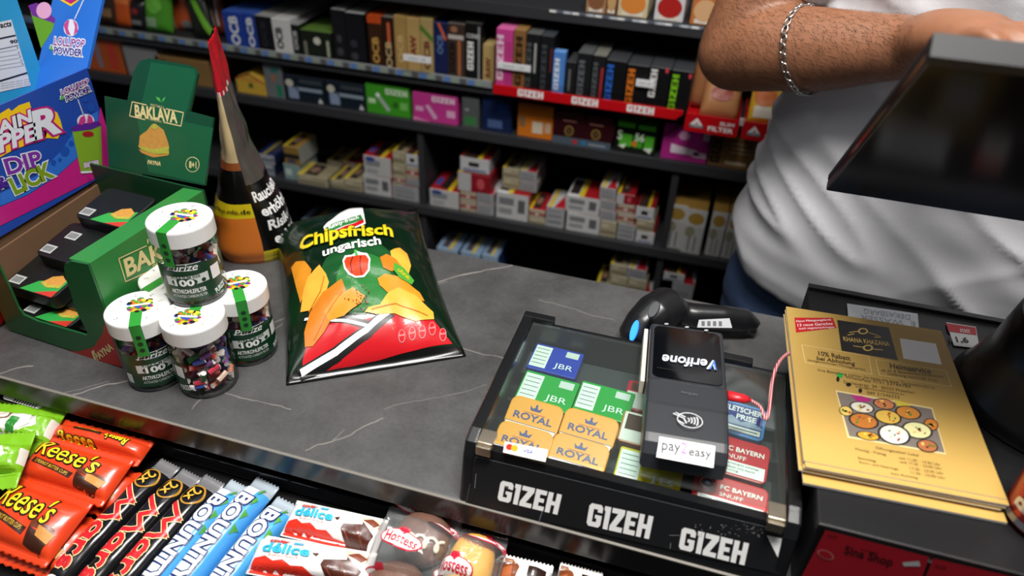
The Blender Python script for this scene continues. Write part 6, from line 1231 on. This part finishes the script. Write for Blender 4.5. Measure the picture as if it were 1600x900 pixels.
for v in tm.verts:
    c = v.co; z = c.z; a = math.atan2(c.y, c.x)
    front = max(0., -c.y/.15)
    # diagonal drag folds running down towards the picture's right, gathered at the side of the waist
    s1 = (c.x*.55+z*.83); f1 = noise.noise(Vector((s1*21, (c.x*.83-z*.55)*3.5, 1.3)))
    f2 = noise.noise(Vector((c.x*7+z*9, z*20, 8.1)))
    gather = math.exp(-((z-1.0)/.07)**2)
    amp = .005+.002*gather
    k = (1-abs(f1))**4*1.5*amp + f2*.004 + (1-abs(noise.noise(Vector((c.x*3-z*6, z*4, 3.3)))))**6*.004
    n = v.normal; v.co = c+n*(k-.004)
ts = obj('t_shirt', tm, mat('#c9c9cd', .85, var=.03, bscale=500, bump=.12, sub=0), per, True)
hem = bmesh.new(); 
# jeans
jb = bmesh.new(); limb(jb, [(PX, PY, .985), (PX, PY, .93), (PX, PY+.005, .86), (PX, PY+.005, .82)], [(.215, .140), (.236, .150), (.250, .160), (.242, .156)], 36, flat=(0, 1, 0), ends=False)
for s in (-1, 1): limb(jb, [(PX+s*.125, PY+.005, .86), (PX+s*.128, PY-.005, .66), (PX+s*.12, PY, .45), (PX+s*.115, PY+.01, .07)], [(.118, .130), (.108, .115), (.085, .09), (.075, .08)], 28)
jm = remesh(jb, .007, 5)
for v in jm.verts: c = v.co; v.co = c+v.normal*(noise.noise(Vector((c.x*9+c.z*14, c.z*30, c.y*9)))*.005)
obj('jeans', jm, mat('#2b3f5f', .85, var=.28, bscale=55, bump=.35), per, True)
for s in (-1, 1):
    sb_ = bmesh.new(); limb(sb_, [(PX+s*.115, PY+.06, .05), (PX+s*.118, PY-.03, .052), (PX+s*.12, PY-.14, .042)], [(.042, .045), (.048, .048), (.038, .034)], 18); sm = remesh(sb_, .007, 3)
    for v in sm.verts: v.co.z = max(v.co.z, .003)
    obj('shoe', sm, mat('#1a1a1c', .5), per, True)
# silver bracelet of flat links around the forearm
bc = ony(1266, 80, el.lerp(wr, .46).y); bcw = el.lerp(wr, .455); ax = (wr-el).normalized(); u_ = ax.cross(Vector((0, 0, 1))).normalized(); v_ = u_.cross(ax)
br = thing('x', None, None); bpy.data.objects.remove(br)
SIL = mat('#c9c7c4', .22, metal=.95); lb = bmesh.new(); nl = 30
for i in range(nl):
    a = 2*math.pi*i/nl; r_ = .0515; c = w(bcw)+u_*r_*math.cos(a)+v_*r_*math.sin(a)+ax*(-.006*math.sin(a)); tg = (-u_*math.sin(a)+v_*math.cos(a)); nn = (u_*math.cos(a)+v_*math.sin(a))
    pts = [c+tg*.0056*math.cos(q)+ax*.0033*math.sin(q)+nn*(.0008 if i % 2 else 0) for q in [k*2*math.pi/12 for k in range(13)]]; tube(pts, .0012, 6, lb, cap=False)
obj('bracelet', lb, SIL, per, True)['label'] = 'silver chain bracelet'
# dark hairs on forearm and upper arm
r6 = random.Random(12); hv, hf = [], []; bpoly = body.data
elw, wrw, shw = w(el), w(wr), w(SHL_)
cand_ = [v for v in bpoly.vertices if ((v.co-elw).dot(ax) > -.06 and (v.co-wrw).dot(ax) < .02 and (v.co-(elw+ax*(v.co-elw).dot(ax))).length < .075)]
for v in r6.sample(cand_, min(4500, len(cand_))):
    n = v.normal; 
    if n.dot(Vector((0, -1, .3))) < -.3: continue
    d = (ax*.8+Vector((0, 0, -.5))+Vector((r6.uniform(-.5, .5), r6.uniform(-.5, .5), r6.uniform(-.4, .4)))); d = (d-n*d.dot(n)).normalized(); l = r6.uniform(.006, .014); s = n.cross(d)*.00016
    p0 = v.co-n*.0003; p1 = v.co+d*l*.5+n*.0014; p2 = v.co+d*l+n*.0016; k = len(hv); hv += [p0-s, p0+s, p1-s*.7, p1+s*.7, p2]; hf += [(k, k+1, k+3, k+2), (k+2, k+3, k+4)]
me = bpy.data.meshes.new('arm_hair'); me.from_pydata([tuple(q) for q in hv], [], hf); me.materials.append(mat('#1a120c', .5)); link('arm_hair', me, per)['kind'] = 'stuff'
